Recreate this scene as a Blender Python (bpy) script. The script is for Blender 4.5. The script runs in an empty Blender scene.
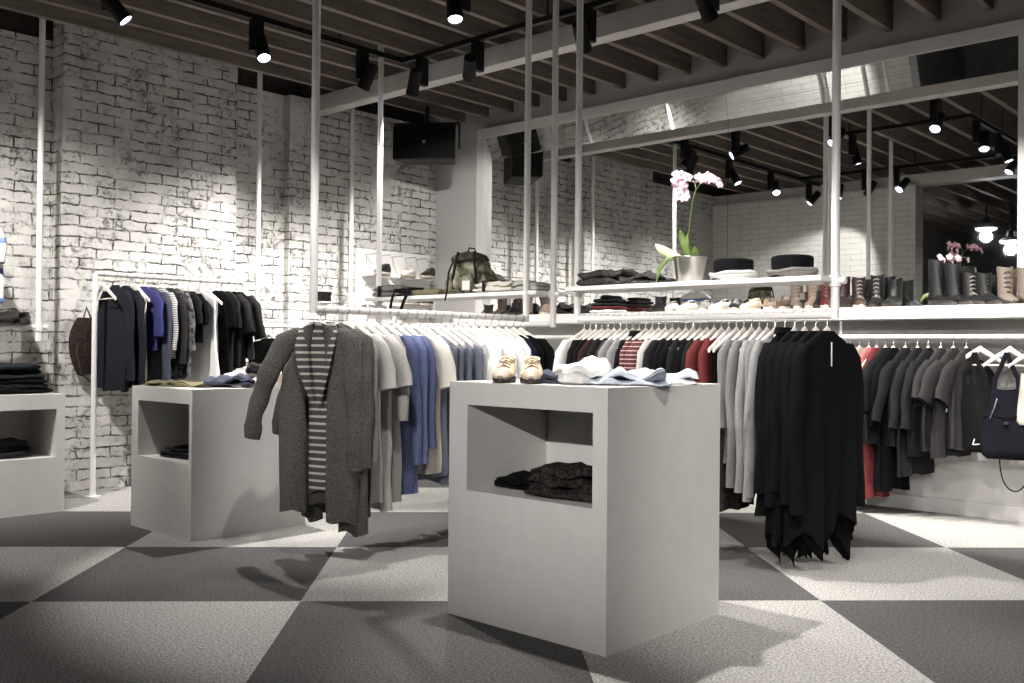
import bpy, bmesh, math, random
from math import sin, cos, pi, radians, sqrt, atan2
from mathutils import Vector, Matrix, noise
R = random.Random(7)
SC = bpy.context.scene
COL = SC.collection

# ---------------------------------------------------------------- camera, world, exposure
cam_d = bpy.data.cameras.new('camera'); cam = bpy.data.objects.new('camera', cam_d); COL.objects.link(cam)
_yaw, _pit, _rol = radians(42.507), radians(.424), radians(.5575)
_fw = Vector((-sin(_yaw)*cos(_pit), cos(_yaw)*cos(_pit), sin(_pit)))
_r = Vector((cos(_yaw), sin(_yaw), 0)); _u = _r.cross(_fw)
_r2 = _r*cos(_rol)+_u*sin(_rol); _u2 = -_r*sin(_rol)+_u*cos(_rol)
m = Matrix((_r2, _u2, -_fw)).transposed().to_4x4(); m.translation = (0, 0, 1.1)
cam.matrix_world = m
cam_d.sensor_width = 36; cam_d.lens = 966.7*36/1024; cam_d.clip_start = .05; cam_d.clip_end = 100
SC.camera = cam
w = bpy.data.worlds.new('world'); SC.world = w; w.use_nodes = True
w.node_tree.nodes['Background'].inputs[0].default_value = (1, .97, .93, 1)
w.node_tree.nodes['Background'].inputs[1].default_value = .05
SC.view_settings.view_transform = 'Standard'; SC.view_settings.look = 'None'
SC.view_settings.gamma = 1; SC.view_settings.use_curve_mapping = False
SC.view_settings.exposure = 0.08
SPOT_W = 140.0            # watts of one track spot
WARM = (1, .957, .925)

# ---------------------------------------------------------------- materials
def mat(name, col=(.8,.8,.8), rough=.6, metal=0, emit=None, es=1, n=0, ns=60, bump=0, bs=80, spec=None, sheen=0, col2=None, alpha=None, trans=0):
    M = bpy.data.materials.new(name); M.use_nodes = True
    nt = M.node_tree; b = nt.nodes['Principled BSDF']
    b.inputs['Base Color'].default_value = (*col, 1); b.inputs['Roughness'].default_value = rough; b.inputs['Metallic'].default_value = metal
    if spec is not None: b.inputs['Specular IOR Level'].default_value = spec
    if sheen: b.inputs['Sheen Weight'].default_value = sheen
    if trans: b.inputs['Transmission Weight'].default_value = trans
    if emit: b.inputs['Emission Color'].default_value = (*emit, 1); b.inputs['Emission Strength'].default_value = es
    if n or bump:
        tc = nt.nodes.new('ShaderNodeTexCoord')
    if n:
        nz = nt.nodes.new('ShaderNodeTexNoise'); nz.inputs['Scale'].default_value = ns; nz.inputs['Detail'].default_value = 4
        nt.links.new(tc.outputs['Object'], nz.inputs['Vector'])
        rp = nt.nodes.new('ShaderNodeValToRGB'); rp.color_ramp.elements[0].position = .35; rp.color_ramp.elements[1].position = .65
        c2 = col2 or tuple(min(1, c*(1+n)) for c in col); c1 = col if col2 else tuple(c*(1-n) for c in col)
        rp.color_ramp.elements[0].color = (*c1, 1); rp.color_ramp.elements[1].color = (*c2, 1)
        nt.links.new(nz.outputs['Fac'], rp.inputs['Fac']); nt.links.new(rp.outputs['Color'], b.inputs['Base Color'])
    if bump:
        nb = nt.nodes.new('ShaderNodeTexNoise'); nb.inputs['Scale'].default_value = bs; nb.inputs['Detail'].default_value = 3
        nt.links.new(tc.outputs['Object'], nb.inputs['Vector'])
        bp = nt.nodes.new('ShaderNodeBump'); bp.inputs['Strength'].default_value = bump; bp.inputs['Distance'].default_value = .01
        nt.links.new(nb.outputs['Fac'], bp.inputs['Height']); nt.links.new(bp.outputs['Normal'], b.inputs['Normal'])
    return M

def stripes(name, c1, c2, freq, axis=2, duty=.5, rough=.8):
    M = mat(name, c1, rough, bump=.15, bs=300); nt = M.node_tree; b = nt.nodes['Principled BSDF']
    tc = nt.nodes.new('ShaderNodeTexCoord'); sp = nt.nodes.new('ShaderNodeSeparateXYZ'); nt.links.new(tc.outputs['Object'], sp.inputs[0])
    mu = nt.nodes.new('ShaderNodeMath'); mu.operation = 'MULTIPLY'; mu.inputs[1].default_value = freq; nt.links.new(sp.outputs[axis], mu.inputs[0])
    fr = nt.nodes.new('ShaderNodeMath'); fr.operation = 'FRACT'; nt.links.new(mu.outputs[0], fr.inputs[0])
    gt = nt.nodes.new('ShaderNodeMath'); gt.operation = 'GREATER_THAN'; gt.inputs[1].default_value = duty; nt.links.new(fr.outputs[0], gt.inputs[0])
    mx = nt.nodes.new('ShaderNodeMix'); mx.data_type = 'RGBA'; nt.links.new(gt.outputs[0], mx.inputs['Factor'])
    mx.inputs['A'].default_value = (*c1, 1); mx.inputs['B'].default_value = (*c2, 1)
    nt.links.new(mx.outputs['Result'], b.inputs['Base Color']); return M

def brick_mat(name, axis, white=(.70,.685,.65), dark=(.045,.04,.035), bw=.262, rh=.0795, ms=.0068, rugged=1.0):
    M = bpy.data.materials.new(name); M.use_nodes = True; nt = M.node_tree; N = nt.nodes; L = nt.links
    b = N['Principled BSDF']; b.inputs['Roughness'].default_value = .75
    tc = N.new('ShaderNodeTexCoord'); sp = N.new('ShaderNodeSeparateXYZ'); L.new(tc.outputs['Object'], sp.inputs[0])
    cb = N.new('ShaderNodeCombineXYZ'); L.new(sp.outputs[axis], cb.inputs[0]); L.new(sp.outputs[2], cb.inputs[1])
    def nz(scale, detail=3, src=None, rough=.5):
        x = N.new('ShaderNodeTexNoise'); x.inputs['Scale'].default_value = scale; x.inputs['Detail'].default_value = detail; x.inputs['Roughness'].default_value = rough
        L.new(src or tc.outputs['Object'], x.inputs['Vector']); return x
    def math_(op, a, c, clamp=False):
        x = N.new('ShaderNodeMath'); x.operation = op; x.use_clamp = clamp
        for i, v in enumerate((a, c)):
            if isinstance(v, (int, float)): x.inputs[i].default_value = v
            else: L.new(v, x.inputs[i])
        return x.outputs[0]
    def ramp(src, lo, hi, inv=False):
        x = N.new('ShaderNodeMapRange'); x.inputs[1].default_value = lo; x.inputs[2].default_value = hi
        x.inputs[3].default_value = 1 if inv else 0; x.inputs[4].default_value = 0 if inv else 1; L.new(src, x.inputs[0]); return x.outputs[0]
    d = nz(13, 4); vs = N.new('ShaderNodeVectorMath'); vs.operation = 'SUBTRACT'; L.new(d.outputs['Color'], vs.inputs[0]); vs.inputs[1].default_value = (.5,.5,.5)
    vm = N.new('ShaderNodeVectorMath'); vm.operation = 'SCALE'; vm.inputs[3].default_value = .042*rugged; L.new(vs.outputs[0], vm.inputs[0])
    va = N.new('ShaderNodeVectorMath'); va.operation = 'ADD'; L.new(cb.outputs[0], va.inputs[0]); L.new(vm.outputs[0], va.inputs[1])
    bt = N.new('ShaderNodeTexBrick'); L.new(va.outputs[0], bt.inputs['Vector'])
    bt.inputs['Scale'].default_value = 1; bt.inputs['Brick Width'].default_value = bw; bt.inputs['Row Height'].default_value = rh
    bt.inputs['Mortar Size'].default_value = ms; bt.inputs['Mortar Smooth'].default_value = .25
    mortar = bt.outputs['Fac']
    gap = ramp(nz(7, 5, rough=.75).outputs['Fac'], .42, .54)           # where the joint lost its paint
    bare = ramp(nz(1.1, 3, rough=.5).outputs['Fac'], .56, .60, True) if rugged > .5 else 1.0
    mortar = math_('MULTIPLY', mortar, bare)
    crack = math_('MULTIPLY', mortar, gap)
    big = ramp(nz(2.6, 6, rough=.7).outputs['Fac'], .47, .58)
    fine = ramp(nz(19, 6, rough=.8).outputs['Fac'], .53, .575)
    chips = math_('MULTIPLY', math_('MULTIPLY', big, fine), rugged, True)
    darkm = math_('MAXIMUM', math_('MULTIPLY', crack, .93), math_('MULTIPLY', chips, .68), True)
    tone = nz(4.5, 5, rough=.7); tr = N.new('ShaderNodeValToRGB'); L.new(tone.outputs['Fac'], tr.inputs[0])
    tr.color_ramp.elements[0].position = .3; tr.color_ramp.elements[0].color = (*[c*(.72 if rugged > .5 else .9) for c in white], 1)
    tr.color_ramp.elements[1].position = .6; tr.color_ramp.elements[1].color = (*white, 1)
    mx = N.new('ShaderNodeMix'); mx.data_type = 'RGBA'; L.new(darkm, mx.inputs['Factor']); L.new(tr.outputs[0], mx.inputs['A']); mx.inputs['B'].default_value = (*dark, 1)
    L.new(mx.outputs['Result'], b.inputs['Base Color'])
    h = math_('SUBTRACT', math_('MULTIPLY', nz(16, 5, rough=.6).outputs['Fac'], .35+.4*rugged), math_('MULTIPLY', mortar, 1.1))
    h = math_('SUBTRACT', h, math_('MULTIPLY', chips, .5))
    bp = N.new('ShaderNodeBump'); bp.inputs['Strength'].default_value = .85; bp.inputs['Distance'].default_value = .016*max(.5, rugged); L.new(h, bp.inputs['Height'])
    L.new(bp.outputs['Normal'], b.inputs['Normal']); return M

def carpet_mat():
    M = bpy.data.materials.new('carpet_squares'); M.use_nodes = True; nt = M.node_tree; N = nt.nodes; L = nt.links
    b = N['Principled BSDF']; b.inputs['Roughness'].default_value = .95; b.inputs['Specular IOR Level'].default_value = .15
    tc = N.new('ShaderNodeTexCoord'); mp = N.new('ShaderNodeCombineXYZ')
    for i, (vec, off) in enumerate((((.70711,.70711,0), .42), ((-.70711,.70711,0), 4.22))):
        dt = N.new('ShaderNodeVectorMath'); dt.operation = 'DOT_PRODUCT'; L.new(tc.outputs['Object'], dt.inputs[0]); dt.inputs[1].default_value = vec
        s = N.new('ShaderNodeMath'); s.operation = 'SUBTRACT'; L.new(dt.outputs['Value'], s.inputs[0]); s.inputs[1].default_value = off
        q = N.new('ShaderNodeMath'); q.operation = 'DIVIDE'; L.new(s.outputs[0], q.inputs[0]); q.inputs[1].default_value = 1.14
        L.new(q.outputs[0], mp.inputs[i])
    mp.inputs[2].default_value = .5
    ck = N.new('ShaderNodeTexChecker'); ck.inputs['Scale'].default_value = 1; L.new(mp.outputs[0], ck.inputs['Vector'])
    ck.inputs['Color1'].default_value = (.44,.43,.405,1); ck.inputs['Color2'].default_value = (.105,.102,.10,1)
    n1 = N.new('ShaderNodeTexNoise'); n1.inputs['Scale'].default_value = 100; n1.inputs['Detail'].default_value = 5; n1.inputs['Roughness'].default_value = .75; L.new(tc.outputs['Object'], n1.inputs['Vector'])
    mr = N.new('ShaderNodeMapRange'); mr.inputs[1].default_value = .36; mr.inputs[2].default_value = .64; mr.inputs[3].default_value = .35; mr.inputs[4].default_value = 1.5; L.new(n1.outputs['Fac'], mr.inputs[0])
    ml = N.new('ShaderNodeVectorMath'); ml.operation = 'SCALE'; L.new(ck.outputs['Color'], ml.inputs[0]); L.new(mr.outputs[0], ml.inputs[3])
    L.new(ml.outputs[0], b.inputs['Base Color'])
    bp = N.new('ShaderNodeBump'); bp.inputs['Strength'].default_value = .6; bp.inputs['Distance'].default_value = .01; L.new(n1.outputs['Fac'], bp.inputs['Height']); L.new(bp.outputs['Normal'], b.inputs['Normal'])
    return M

def wood_mat(name, c1, c2, axis_scale=(14, 1.2, 14)):
    M = mat(name, c1, .7); nt = M.node_tree; N = nt.nodes; L = nt.links
    tc = N.new('ShaderNodeTexCoord'); mp = N.new('ShaderNodeMapping'); mp.inputs['Scale'].default_value = axis_scale; L.new(tc.outputs['Object'], mp.inputs[0])
    nz = N.new('ShaderNodeTexNoise'); nz.inputs['Scale'].default_value = 1.5; nz.inputs['Detail'].default_value = 6; L.new(mp.outputs[0], nz.inputs['Vector'])
    rp = N.new('ShaderNodeValToRGB'); rp.color_ramp.elements[0].color = (*c1,1); rp.color_ramp.elements[1].color = (*c2,1); rp.color_ramp.elements[0].position = .3; rp.color_ramp.elements[1].position = .7
    L.new(nz.outputs['Fac'], rp.inputs[0]); L.new(rp.outputs[0], N['Principled BSDF'].inputs['Base Color']); return M

MT = {}
MT['brick_y'] = brick_mat('painted_old_brick_y', 1)
MT['brick_x'] = brick_mat('painted_old_brick_x', 0)
MT['newbrick'] = brick_mat('smooth_painted_brick', 0, white=(.66,.65,.62), dark=(.38,.37,.34), rugged=.3, ms=.004, bw=.30, rh=.075)
MT['carpet'] = carpet_mat()
MT['joist'] = wood_mat('rough_joist_wood', (.13,.105,.085), (.24,.20,.165))
MT['deck'] = wood_mat('ceiling_deck_wood', (.05,.042,.036), (.09,.078,.066), (1.2, 14, 14))
MT['beam'] = mat('beam_paint', (.50,.48,.45), .45, n=.06, ns=6, bump=.1, bs=20)
MT['wall'] = mat('grey_white_wall_paint', (.50,.49,.475), .75, bump=.06, bs=40)
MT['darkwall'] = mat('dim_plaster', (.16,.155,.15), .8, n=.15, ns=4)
MT['frame_w'] = mat('white_satin_frame', (.74,.72,.69), .4)
MT['shelf_w'] = mat('white_lacquer_shelf', (.86,.85,.82), .4)
MT['plinth'] = mat('off_white_plinth_board', (.62,.61,.585), .55, n=.02, ns=12, bump=.04, bs=60)
MT['steel_w'] = mat('white_powder_coated_pipe', (.78,.77,.74), .33)
MT['mirror'] = mat('mirror_silver', (.86,.87,.85), .015, 1)
MT['black'] = mat('matt_black_metal', (.006,.006,.006), .5, spec=.25)
MT['blackpl'] = mat('black_plastic_grille', (.004,.004,.004), .7, bump=.2, bs=400, spec=.1)
MT['lamp'] = mat('glowing_lamp_face', (1,1,1), .5, emit=(.80,.78,1), es=14)
MT['chrome'] = mat('brushed_steel', (.55,.53,.5), .28, 1, bump=.04, bs=200)
MT['hangerw'] = mat('white_painted_hanger_wood', (.78,.75,.69), .42)
MT['hook'] = mat('steel_hook', (.45,.44,.42), .3, 1)
MT['paper'] = mat('white_paper_tag', (.82,.81,.78), .7)
MT['lace'] = mat('brown_lace', (.16,.10,.06), .8)
MT['redbrown'] = mat('red_brick_chimney', (.10,.05,.04), .85, n=.5, ns=25)

def cloth(name, c, n=.12, ns=180, bump=.35, bs=240, rough=.92, col2=None):
    return mat(name, c, rough, n=n, ns=ns, bump=bump, bs=bs, spec=.12, sheen=0, col2=col2)
CL = {
 'wool_grey': cloth('mottled_grey_wool', (.105,.10,.093), .6, 200, .9),
 'wool_mid': cloth('mid_grey_wool', (.22,.21,.20), .35, 220, .6),
 'lining': stripes('charcoal_cream_stripes', (.045,.043,.042), (.42,.39,.34), 27, 2, .68),
 'grey': cloth('grey_jersey', (.28,.27,.25)), 'lgrey': cloth('light_grey_jersey', (.42,.41,.39), .12),
 'blue': cloth('cornflower_blue_knit', (.12,.145,.27), .25), 'blue2': cloth('deep_blue_knit', (.09,.11,.21), .25), 'dusty': cloth('dusty_blue_cotton', (.16,.175,.225), .15),
 'off': cloth('off_white_cotton', (.68,.65,.57), .05), 'white': cloth('white_cotton', (.80,.79,.77), .03),
 'navy': cloth('navy_cotton', (.010,.012,.026)), 'black': cloth('black_cotton', (.0035,.0035,.004), .3), 'char': cloth('charcoal_cotton', (.013,.013,.014), .3),
 'brown': cloth('dark_brown_cotton', (.03,.017,.015), .3), 'red': cloth('brick_red_cotton', (.14,.03,.03), .15), 'redst': stripes('red_white_black_stripes', (.06,.008,.01), (.42,.30,.28), 42, 2, .78),
 'heather': cloth('heather_grey_wool', (.20,.20,.20), .3, 260, .5), 'heather2': cloth('pale_heather_wool', (.28,.28,.275), .25, 260, .5),
 'denim': cloth('dark_denim', (.016,.018,.024), .35, 300), 'denim2': cloth('washed_denim', (.06,.068,.095), .35, 260), 'bluet': cloth('ultramarine_cotton', (.045,.045,.15), .2),
 'sand': cloth('sand_cotton', (.42,.39,.30), .1), 'khaki': cloth('khaki_cotton', (.20,.18,.11), .2), 'pink': cloth('coral_pink_cotton', (.50,.17,.16), .15),
 'olive': cloth('olive_camouflage', (.055,.055,.035), 1, 17, .5, 60, .85, col2=(.36,.35,.26)),
 'ice': cloth('pale_blue_cotton', (.46,.50,.56), .08), 'floral': cloth('grey_floral_print', (.018,.018,.02), 1, 26, .3, 240, .9, col2=(.22,.22,.23)),
 'print': cloth('black_patterned_knit', (.006,.006,.006), 1, 70, .6, 200, .9, col2=(.05,.043,.04)),
 'marl': cloth('black_white_marl_knit', (.010,.010,.010), 1, 120, .9, 160, .95, col2=(.12,.115,.11)),
 'finestripe': stripes('fine_grey_stripes', (.55,.54,.52), (.12,.12,.13), 60, 2, .6),
 'slate': cloth('slate_grey_cotton', (.028,.027,.027), .35, 260),
}

# ---------------------------------------------------------------- mesh helpers
class MB:
    def __init__(s): s.v = []; s.f = []
    def add(s, vs, fs):
        o = len(s.v); s.v += [tuple(v) for v in vs]; s.f += [tuple(i+o for i in f) for f in fs]; return s
    def box(s, c, d, rz=0):
        x, y, z = c; a, b_, h = d[0]/2, d[1]/2, d[2]/2; vs = []
        for sx, sy, sz in ((-1,-1,-1),(1,-1,-1),(1,1,-1),(-1,1,-1),(-1,-1,1),(1,-1,1),(1,1,1),(-1,1,1)):
            px, py = sx*a, sy*b_; vs.append((x+px*cos(rz)-py*sin(rz), y+px*sin(rz)+py*cos(rz), z+sz*h))
        return s.add(vs, [(0,3,2,1),(4,5,6,7),(0,1,5,4),(1,2,6,5),(2,3,7,6),(3,0,4,7)])
    def span(s, a, b_): return s.box([(a[i]+b_[i])/2 for i in range(3)], [abs(b_[i]-a[i]) for i in range(3)])
    def loft(s, rings, cap0=True, cap1=True, closed=True):
        n = len(rings[0]); o = len(s.v)
        for r in rings: s.v += [tuple(p) for p in r]
        for i in range(len(rings)-1):
            for j in range(n if closed else n-1):
                k = (j+1) % n; s.f.append((o+i*n+j, o+i*n+k, o+(i+1)*n+k, o+(i+1)*n+j))
        if cap0: s.f.append(tuple(o+j for j in reversed(range(n))))
        if cap1: s.f.append(tuple(o+(len(rings)-1)*n+j for j in range(n)))
        return s
    def tube(s, pts, r, n=10, ry=None, cap=True, up=None):
        pts = [Vector(p) for p in pts]; rings = []; prev = None
        rs = r if isinstance(r, (list, tuple)) else [r]*len(pts)
        rys = ry if isinstance(ry, (list, tuple)) else [ry]*len(pts)
        for i, p in enumerate(pts):
            t = (pts[min(i+1, len(pts)-1)]-pts[max(i-1, 0)]).normalized()
            if prev is None:
                a = Vector(up) if up else (Vector((0,0,1)) if abs(t.z) < .9 else Vector((1,0,0)))
                u = (a - t*a.dot(t)).normalized()
            else: u = (prev - t*prev.dot(t)).normalized()
            prev = u; v_ = t.cross(u); q = rys[i] if rys[i] is not None else rs[i]
            rings.append([p + u*rs[i]*cos(2*pi*j/n) + v_*q*sin(2*pi*j/n) for j in range(n)])
        return s.loft(rings, cap, cap)
    def lathe(s, prof, c=(0,0,0), n=24, rot=None):
        rings = []
        for r, z in prof:
            ring = [Vector((r*cos(2*pi*j/n), r*sin(2*pi*j/n), z)) for j in range(n)]
            if rot is not None: ring = [rot @ p for p in ring]
            rings.append([p+Vector(c) for p in ring])
        return s.loft(rings, True, True)
    def xf(s, M): s.v = [tuple(M @ Vector(v)) for v in s.v]; return s
    def build(s, name, m_, parent=None, smooth=True, bevel=0, sub=0):
        me = bpy.data.meshes.new(name); me.from_pydata(s.v, [], s.f); me.validate()
        bm = bmesh.new(); bm.from_mesh(me); bmesh.ops.recalc_face_normals(bm, faces=bm.faces); bm.to_mesh(me); bm.free()
        for p in me.polygons: p.use_smooth = smooth
        me.materials.append(m_); o = bpy.data.objects.new(name, me); COL.objects.link(o)
        if smooth and hasattr(me, 'set_sharp_from_angle'): me.set_sharp_from_angle(angle=radians(50))
        if parent: o.parent = parent
        if bevel: b = o.modifiers.new('bevel', 'BEVEL'); b.width = bevel; b.segments = 2; b.limit_method = 'ANGLE'
        if sub: b = o.modifiers.new('sub', 'SUBSURF'); b.levels = sub; b.render_levels = sub
        return o

def tag(o, label=None, cat=None, group=None, kind=None):
    if label: o['label'] = label
    if cat: o['category'] = cat
    if group: o['group'] = group
    if kind: o['kind'] = kind
    return o
def thing(name, label, cat, loc=(0,0,0), rz=0, group=None):
    o = bpy.data.objects.new(name, None); COL.objects.link(o); o.empty_display_size = .05
    o.location = loc; o.rotation_euler = (0, 0, rz); return tag(o, label, cat, group)
def struct(name, mb, m_, smooth=False, bevel=0): return tag(mb.build(name, m_, None, smooth, bevel), kind='structure')
def B(a, b_): return MB().span(a, b_)
ORD = 'first second third fourth fifth sixth seventh eighth ninth tenth eleventh twelfth thirteenth fourteenth fifteenth sixteenth seventeenth eighteenth nineteenth twentieth'.split()
ORD += ['twenty-'+x for x in ORD[:9]] + ['thirtieth'] + ['thirty-'+x for x in ORD[:9]]
def fbm(p, s=1): return noise.noise(Vector(p)*s)

# ---------------------------------------------------------------- room shell
struct('floor', B((-9,-7,-.1),(6,8,0)), MT['carpet'])
struct('wall_brick', B((-7.9,-1,0),(-7.5,7.0,3.39)), MT['brick_y'])
struct('wall_brick_pier', B((-7.52,3.03,0),(-7.3,4.47,3.66)), MT['brick_y'])
struct('wall_brick_pier', B((-7.52,5.10,0),(-7.42,6.9,3.39)), MT['brick_y'])
# the short returns of the piers show brick courses of their own
struct('wall_brick_return', B((-7.5,3.018,0),(-7.302,3.031,3.6)), MT['brick_x'])
struct('wall_brick_return', B((-7.5,5.088,0),(-7.422,5.101,3.39)), MT['brick_x'])
struct('wall_brick_ledge', B((-8.1,-1,3.39),(-7.62,7.0,3.7)), MT['deck'])
struct('wall_mirror_side', B((-8,6.9,0),(6,7.1,3.72)), MT['wall'])
struct('wall_rear_brick', B((-7.5,.88,0),(-4.55,1.15,3.25)), MT['newbrick'])
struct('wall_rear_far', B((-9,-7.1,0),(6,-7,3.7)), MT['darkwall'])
struct('wall_side_far', B((5.8,-7,0),(6,7,3.7)), MT['wall'])
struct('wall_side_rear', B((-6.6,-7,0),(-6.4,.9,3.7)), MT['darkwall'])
struct('ceiling', B((-8,-7,3.66),(6,7,3.76)), MT['deck'])
k = 0
x = -7.0
while x < 3.2:
    struct('joist', B((x-.05,-6.9,3.395),(x,6.9,3.66)), MT['joist']); x += .3335; k += 1
struct('beam', B((-7.5,5.29,3.25),(5.8,5.42,3.395)), MT['beam'], bevel=.004)
struct('beam', B((-7.5,.86,3.25),(5.8,1.08,3.395)), MT['beam'], bevel=.004)
struct('baseboard_mirror_side', B((-7.4,6.885,0),(5.8,6.9,.10)), MT['wall'], bevel=.003)

# ---------------------------------------------------------------- mirror
mr = thing('wall_mirror', 'large wall mirror in a wide white frame above the shoe shelf', 'mirror', (-4.2, 6.9, 1.41))
def loc_(parent, mb): return mb.xf(Matrix.Translation(-Vector(parent.location)))
fr = MB(); XL, XR = -6.633, -1.815
fr.span((XL-.10,6.80,3.165),(XR+.10,6.9,3.262)); fr.span((XL-.10,6.80,1.41),(XL,6.9,3.165)); fr.span((XR,6.80,1.41),(XR+.10,6.9,3.165))
loc_(mr, fr).build('frame', MT['frame_w'], mr, False, .003)
seams = [XL, -6.355, -3.96, XR]
for a, b_ in zip(seams[:-1], seams[1:]):
    loc_(mr, B((a+.0015,6.86,1.41),(b_-.0015,6.9,2.95))).build('mirror_panel', MT['mirror'], mr, False)
    # the upper strip of tiles leans into the room
    for z0, y0, z1, y1 in ((2.952,6.86,3.055,6.8371),(3.057,6.8366,3.163,6.813)):
        q = MB().add([(a+.0015,y0,z0),(b_-.0015,y0,z0),(b_-.0015,y1,z1),(a+.0015,y1,z1),(a+.0015,y0+.02,z0),(b_-.0015,y0+.02,z0),(b_-.0015,y1+.02,z1),(a+.0015,y1+.02,z1)],
                     [(0,1,2,3),(7,6,5,4),(0,4,5,1),(1,5,6,2),(2,6,7,3),(3,7,4,0)])
        loc_(mr, q).build('mirror_tile', MT['mirror'], mr, False)

# long shoe shelf and hanging rail on the mirror wall
ss = thing('shoe_shelf', 'long thick white shelf full of shoes running below the mirror', 'shelf', (-3.0,6.9,1.3))
loc_(ss, B((-6.75,6.52,1.325),(2.5,6.88,1.408))).build('board', MT['shelf_w'], ss, False, .003)
wr = thing('wall_rail', 'long white rail under the shoe shelf holding clothes and bags', 'clothes rail', (-3.0,6.6,1.2))
RW_Y, RW_Z = 6.60, 1.205
loc_(wr, MB().tube([(-6.4,RW_Y,RW_Z),(2.4,RW_Y,RW_Z)], .017, 14)).build('rail', MT['steel_w'], wr)
for x in (-5.9,-4.1,-2.9,-.9,1):
    loc_(wr, MB().tube([(x,RW_Y,RW_Z),(x,RW_Y,1.325)], .009, 8)).build('bracket', MT['steel_w'], wr)

# ---------------------------------------------------------------- track lighting
def track(a, b_, label):
    t = thing('track_rail', label, 'light track', a)
    loc_(t, B((min(a[0],b_[0])-.018, min(a[1],b_[1])-.018, 3.335),(max(a[0],b_[0])+.018, max(a[1],b_[1])+.018, 3.372))).build('channel', MT['black'], t, False)
    n = 3
    for i in range(n):
        f = (i+.5)/n; p = Vector(a).lerp(Vector(b_), f)
        loc_(t, MB().tube([(p.x,p.y,3.372),(p.x,p.y,3.66)], .006, 6)).build('suspension_rod', MT['black'], t)
TZ = 3.35
track((-5.78,1.3,TZ),(-5.78,5.0,TZ), 'black ceiling light track running along the brick wall side')
track((-5.74,5.0,TZ),(3.0,5.0,TZ), 'long black light track beside the white ceiling beam facing the mirror')
track((-4.4,4.05,TZ),(-3.04,4.05,TZ), 'short black light track crossing above the two clothes rails')
track((-3.0,2.0,TZ),(-3.0,4.05,TZ), 'short black light track above the largest white block')
track((-5.74,1.9,TZ),(3.0,1.9,TZ), 'long black light track nearest the rear brick wall, seen in the mirror')

def spot(x, y, tx, ty, tz, label, power=1.0, cone=44, glow=True, off=(0,0), blend=.55, group='black track spotlights'):
    t = thing('track_spotlight', label, 'spotlight', (x, y, TZ), 0, group)
    loc_(t, B((x-.025,y-.045,3.12),(x+.025,y+.045,3.335))).build('adapter_box', MT['black'], t, False, .003)
    ox, oy = off if off != (0,0) else (.07, 0)
    hc = Vector((x+ox, y+oy, 3.13)); d = (Vector((tx,ty,tz))-hc).normalized(); q = d.to_track_quat('-Z','Y').to_matrix()
    loc_(t, MB().tube([(x,y,3.17),(hc.x,hc.y,3.16)], .012, 8)).build('pivot', MT['black'], t)
    h = MB().lathe([(.030,.105),(.046,.095),(.047,-.06),(.050,-.065),(.050,-.095),(.043,-.095),(.043,-.08),(.0,-.08)], hc, 20, q)
    loc_(t, h).build('lamp_head', MT['black'], t)
    if glow:
        g = MB().lathe([(.0,-.083),(.041,-.083),(.041,-.087),(.0,-.087)], hc, 20, q); loc_(t, g).build('lamp_face', MT['lamp'], t)
    if power:
        L = bpy.data.lights.new('spot_beam', 'SPOT'); L.energy = SPOT_W*power; L.color = WARM; L.spot_size = radians(cone); L.spot_blend = blend; L.shadow_soft_size = .03
        o = bpy.data.objects.new('spot_beam', L); COL.objects.link(o); o.parent = t
        o.matrix_local = Matrix.Translation(hc + d*.10 - Vector(t.location)) @ q.to_4x4()
# seen directly
spot(-5.78,2.66, -4.6,4.2,.9, 'black track spotlight above the tall white block by the left brick pier'.replace('left ',''), 1.3, 56)
spot(-5.78,3.68, -4.25,3.35,.5, 'black track spotlight over the standing rack, aimed at the cardigans', 3.0, 52, blend=.35)
spot(-5.78,4.60, -7.2,4.3,.7, 'black track spotlight just short of the track corner', 3.1, 88, blend=1)
spot(-5.55,5.0, -7.0,5.6,.7, 'first black spotlight on the mirror side track after the corner', 3.0, 86, blend=1, off=(.0,-.08))
spot(-4.95,5.0, -6.9,6.7,1.7, 'second black spotlight on the mirror side track from the corner', 1.1, 60, off=(.0,-.08))
spot(-4.14,4.05, -3.5,3.6,1.0, 'bright black spotlight hanging above the striped cardigan rail', 1.3, 58, off=(.0,-.07))
spot(-3.92,5.0, -4.6,6.7,1.2, 'third black spotlight on the mirror side track from the corner', 2.4, 66, off=(.0,-.08))
spot(-3.00,5.0, -3.0,6.8,1.1, 'fourth black spotlight on the mirror side track from the corner', 2.4, 66, off=(.0,-.08))
# seen in the mirror
spot(-1.95,5.0, -1.9,6.8,1.0, 'fifth black spotlight on the mirror side track from the corner', 2.4, 66)
spot(-.9,5.0, -1.2,6.8,.8, 'sixth black spotlight on the mirror side track from the corner', 2.4, 66)
spot(-5.78,1.6, -7.2,2.8,.9, 'black spotlight at the rear end of the brick side track', 2.8, 84, blend=1)
spot(-3.0,3.85, -2.6,4.9,1.0, 'black spotlight near the corner of the short track above the largest block', 1.9, 54, off=(.07,0))
spot(-3.0,3.15, -1.9,3.1,.0, 'middle black spotlight of the short track above the largest block', 2.4, 52, off=(.07,0))
spot(-3.0,2.4, -3.9,3.6,.9, 'rear black spotlight of the short track above the largest block', 1.3, 52, off=(-.07,0))
spot(-4.5,1.9, -5.2,4.0,1.0, 'black spotlight on the rear track in front of the white brick wall', 1.4, 56)
spot(-4.9,1.9, -6.0,1.2,1.7, 'black spotlight on the rear track washing the white brick wall', 1.2, 70)
spot(-5.3,1.9, -5.3,2.9,.5, 'black spotlight on the rear track above the middle white block', .8, 60)
spot(-2.2,1.9, -2.6,4.4,.9, 'black spotlight on the rear track behind the largest white block', 1.2, 50)
spot(-.8,1.9, -1.2,4.6,.0, 'black spotlight on the rear track over the open carpet', 1.8, 60)
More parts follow.
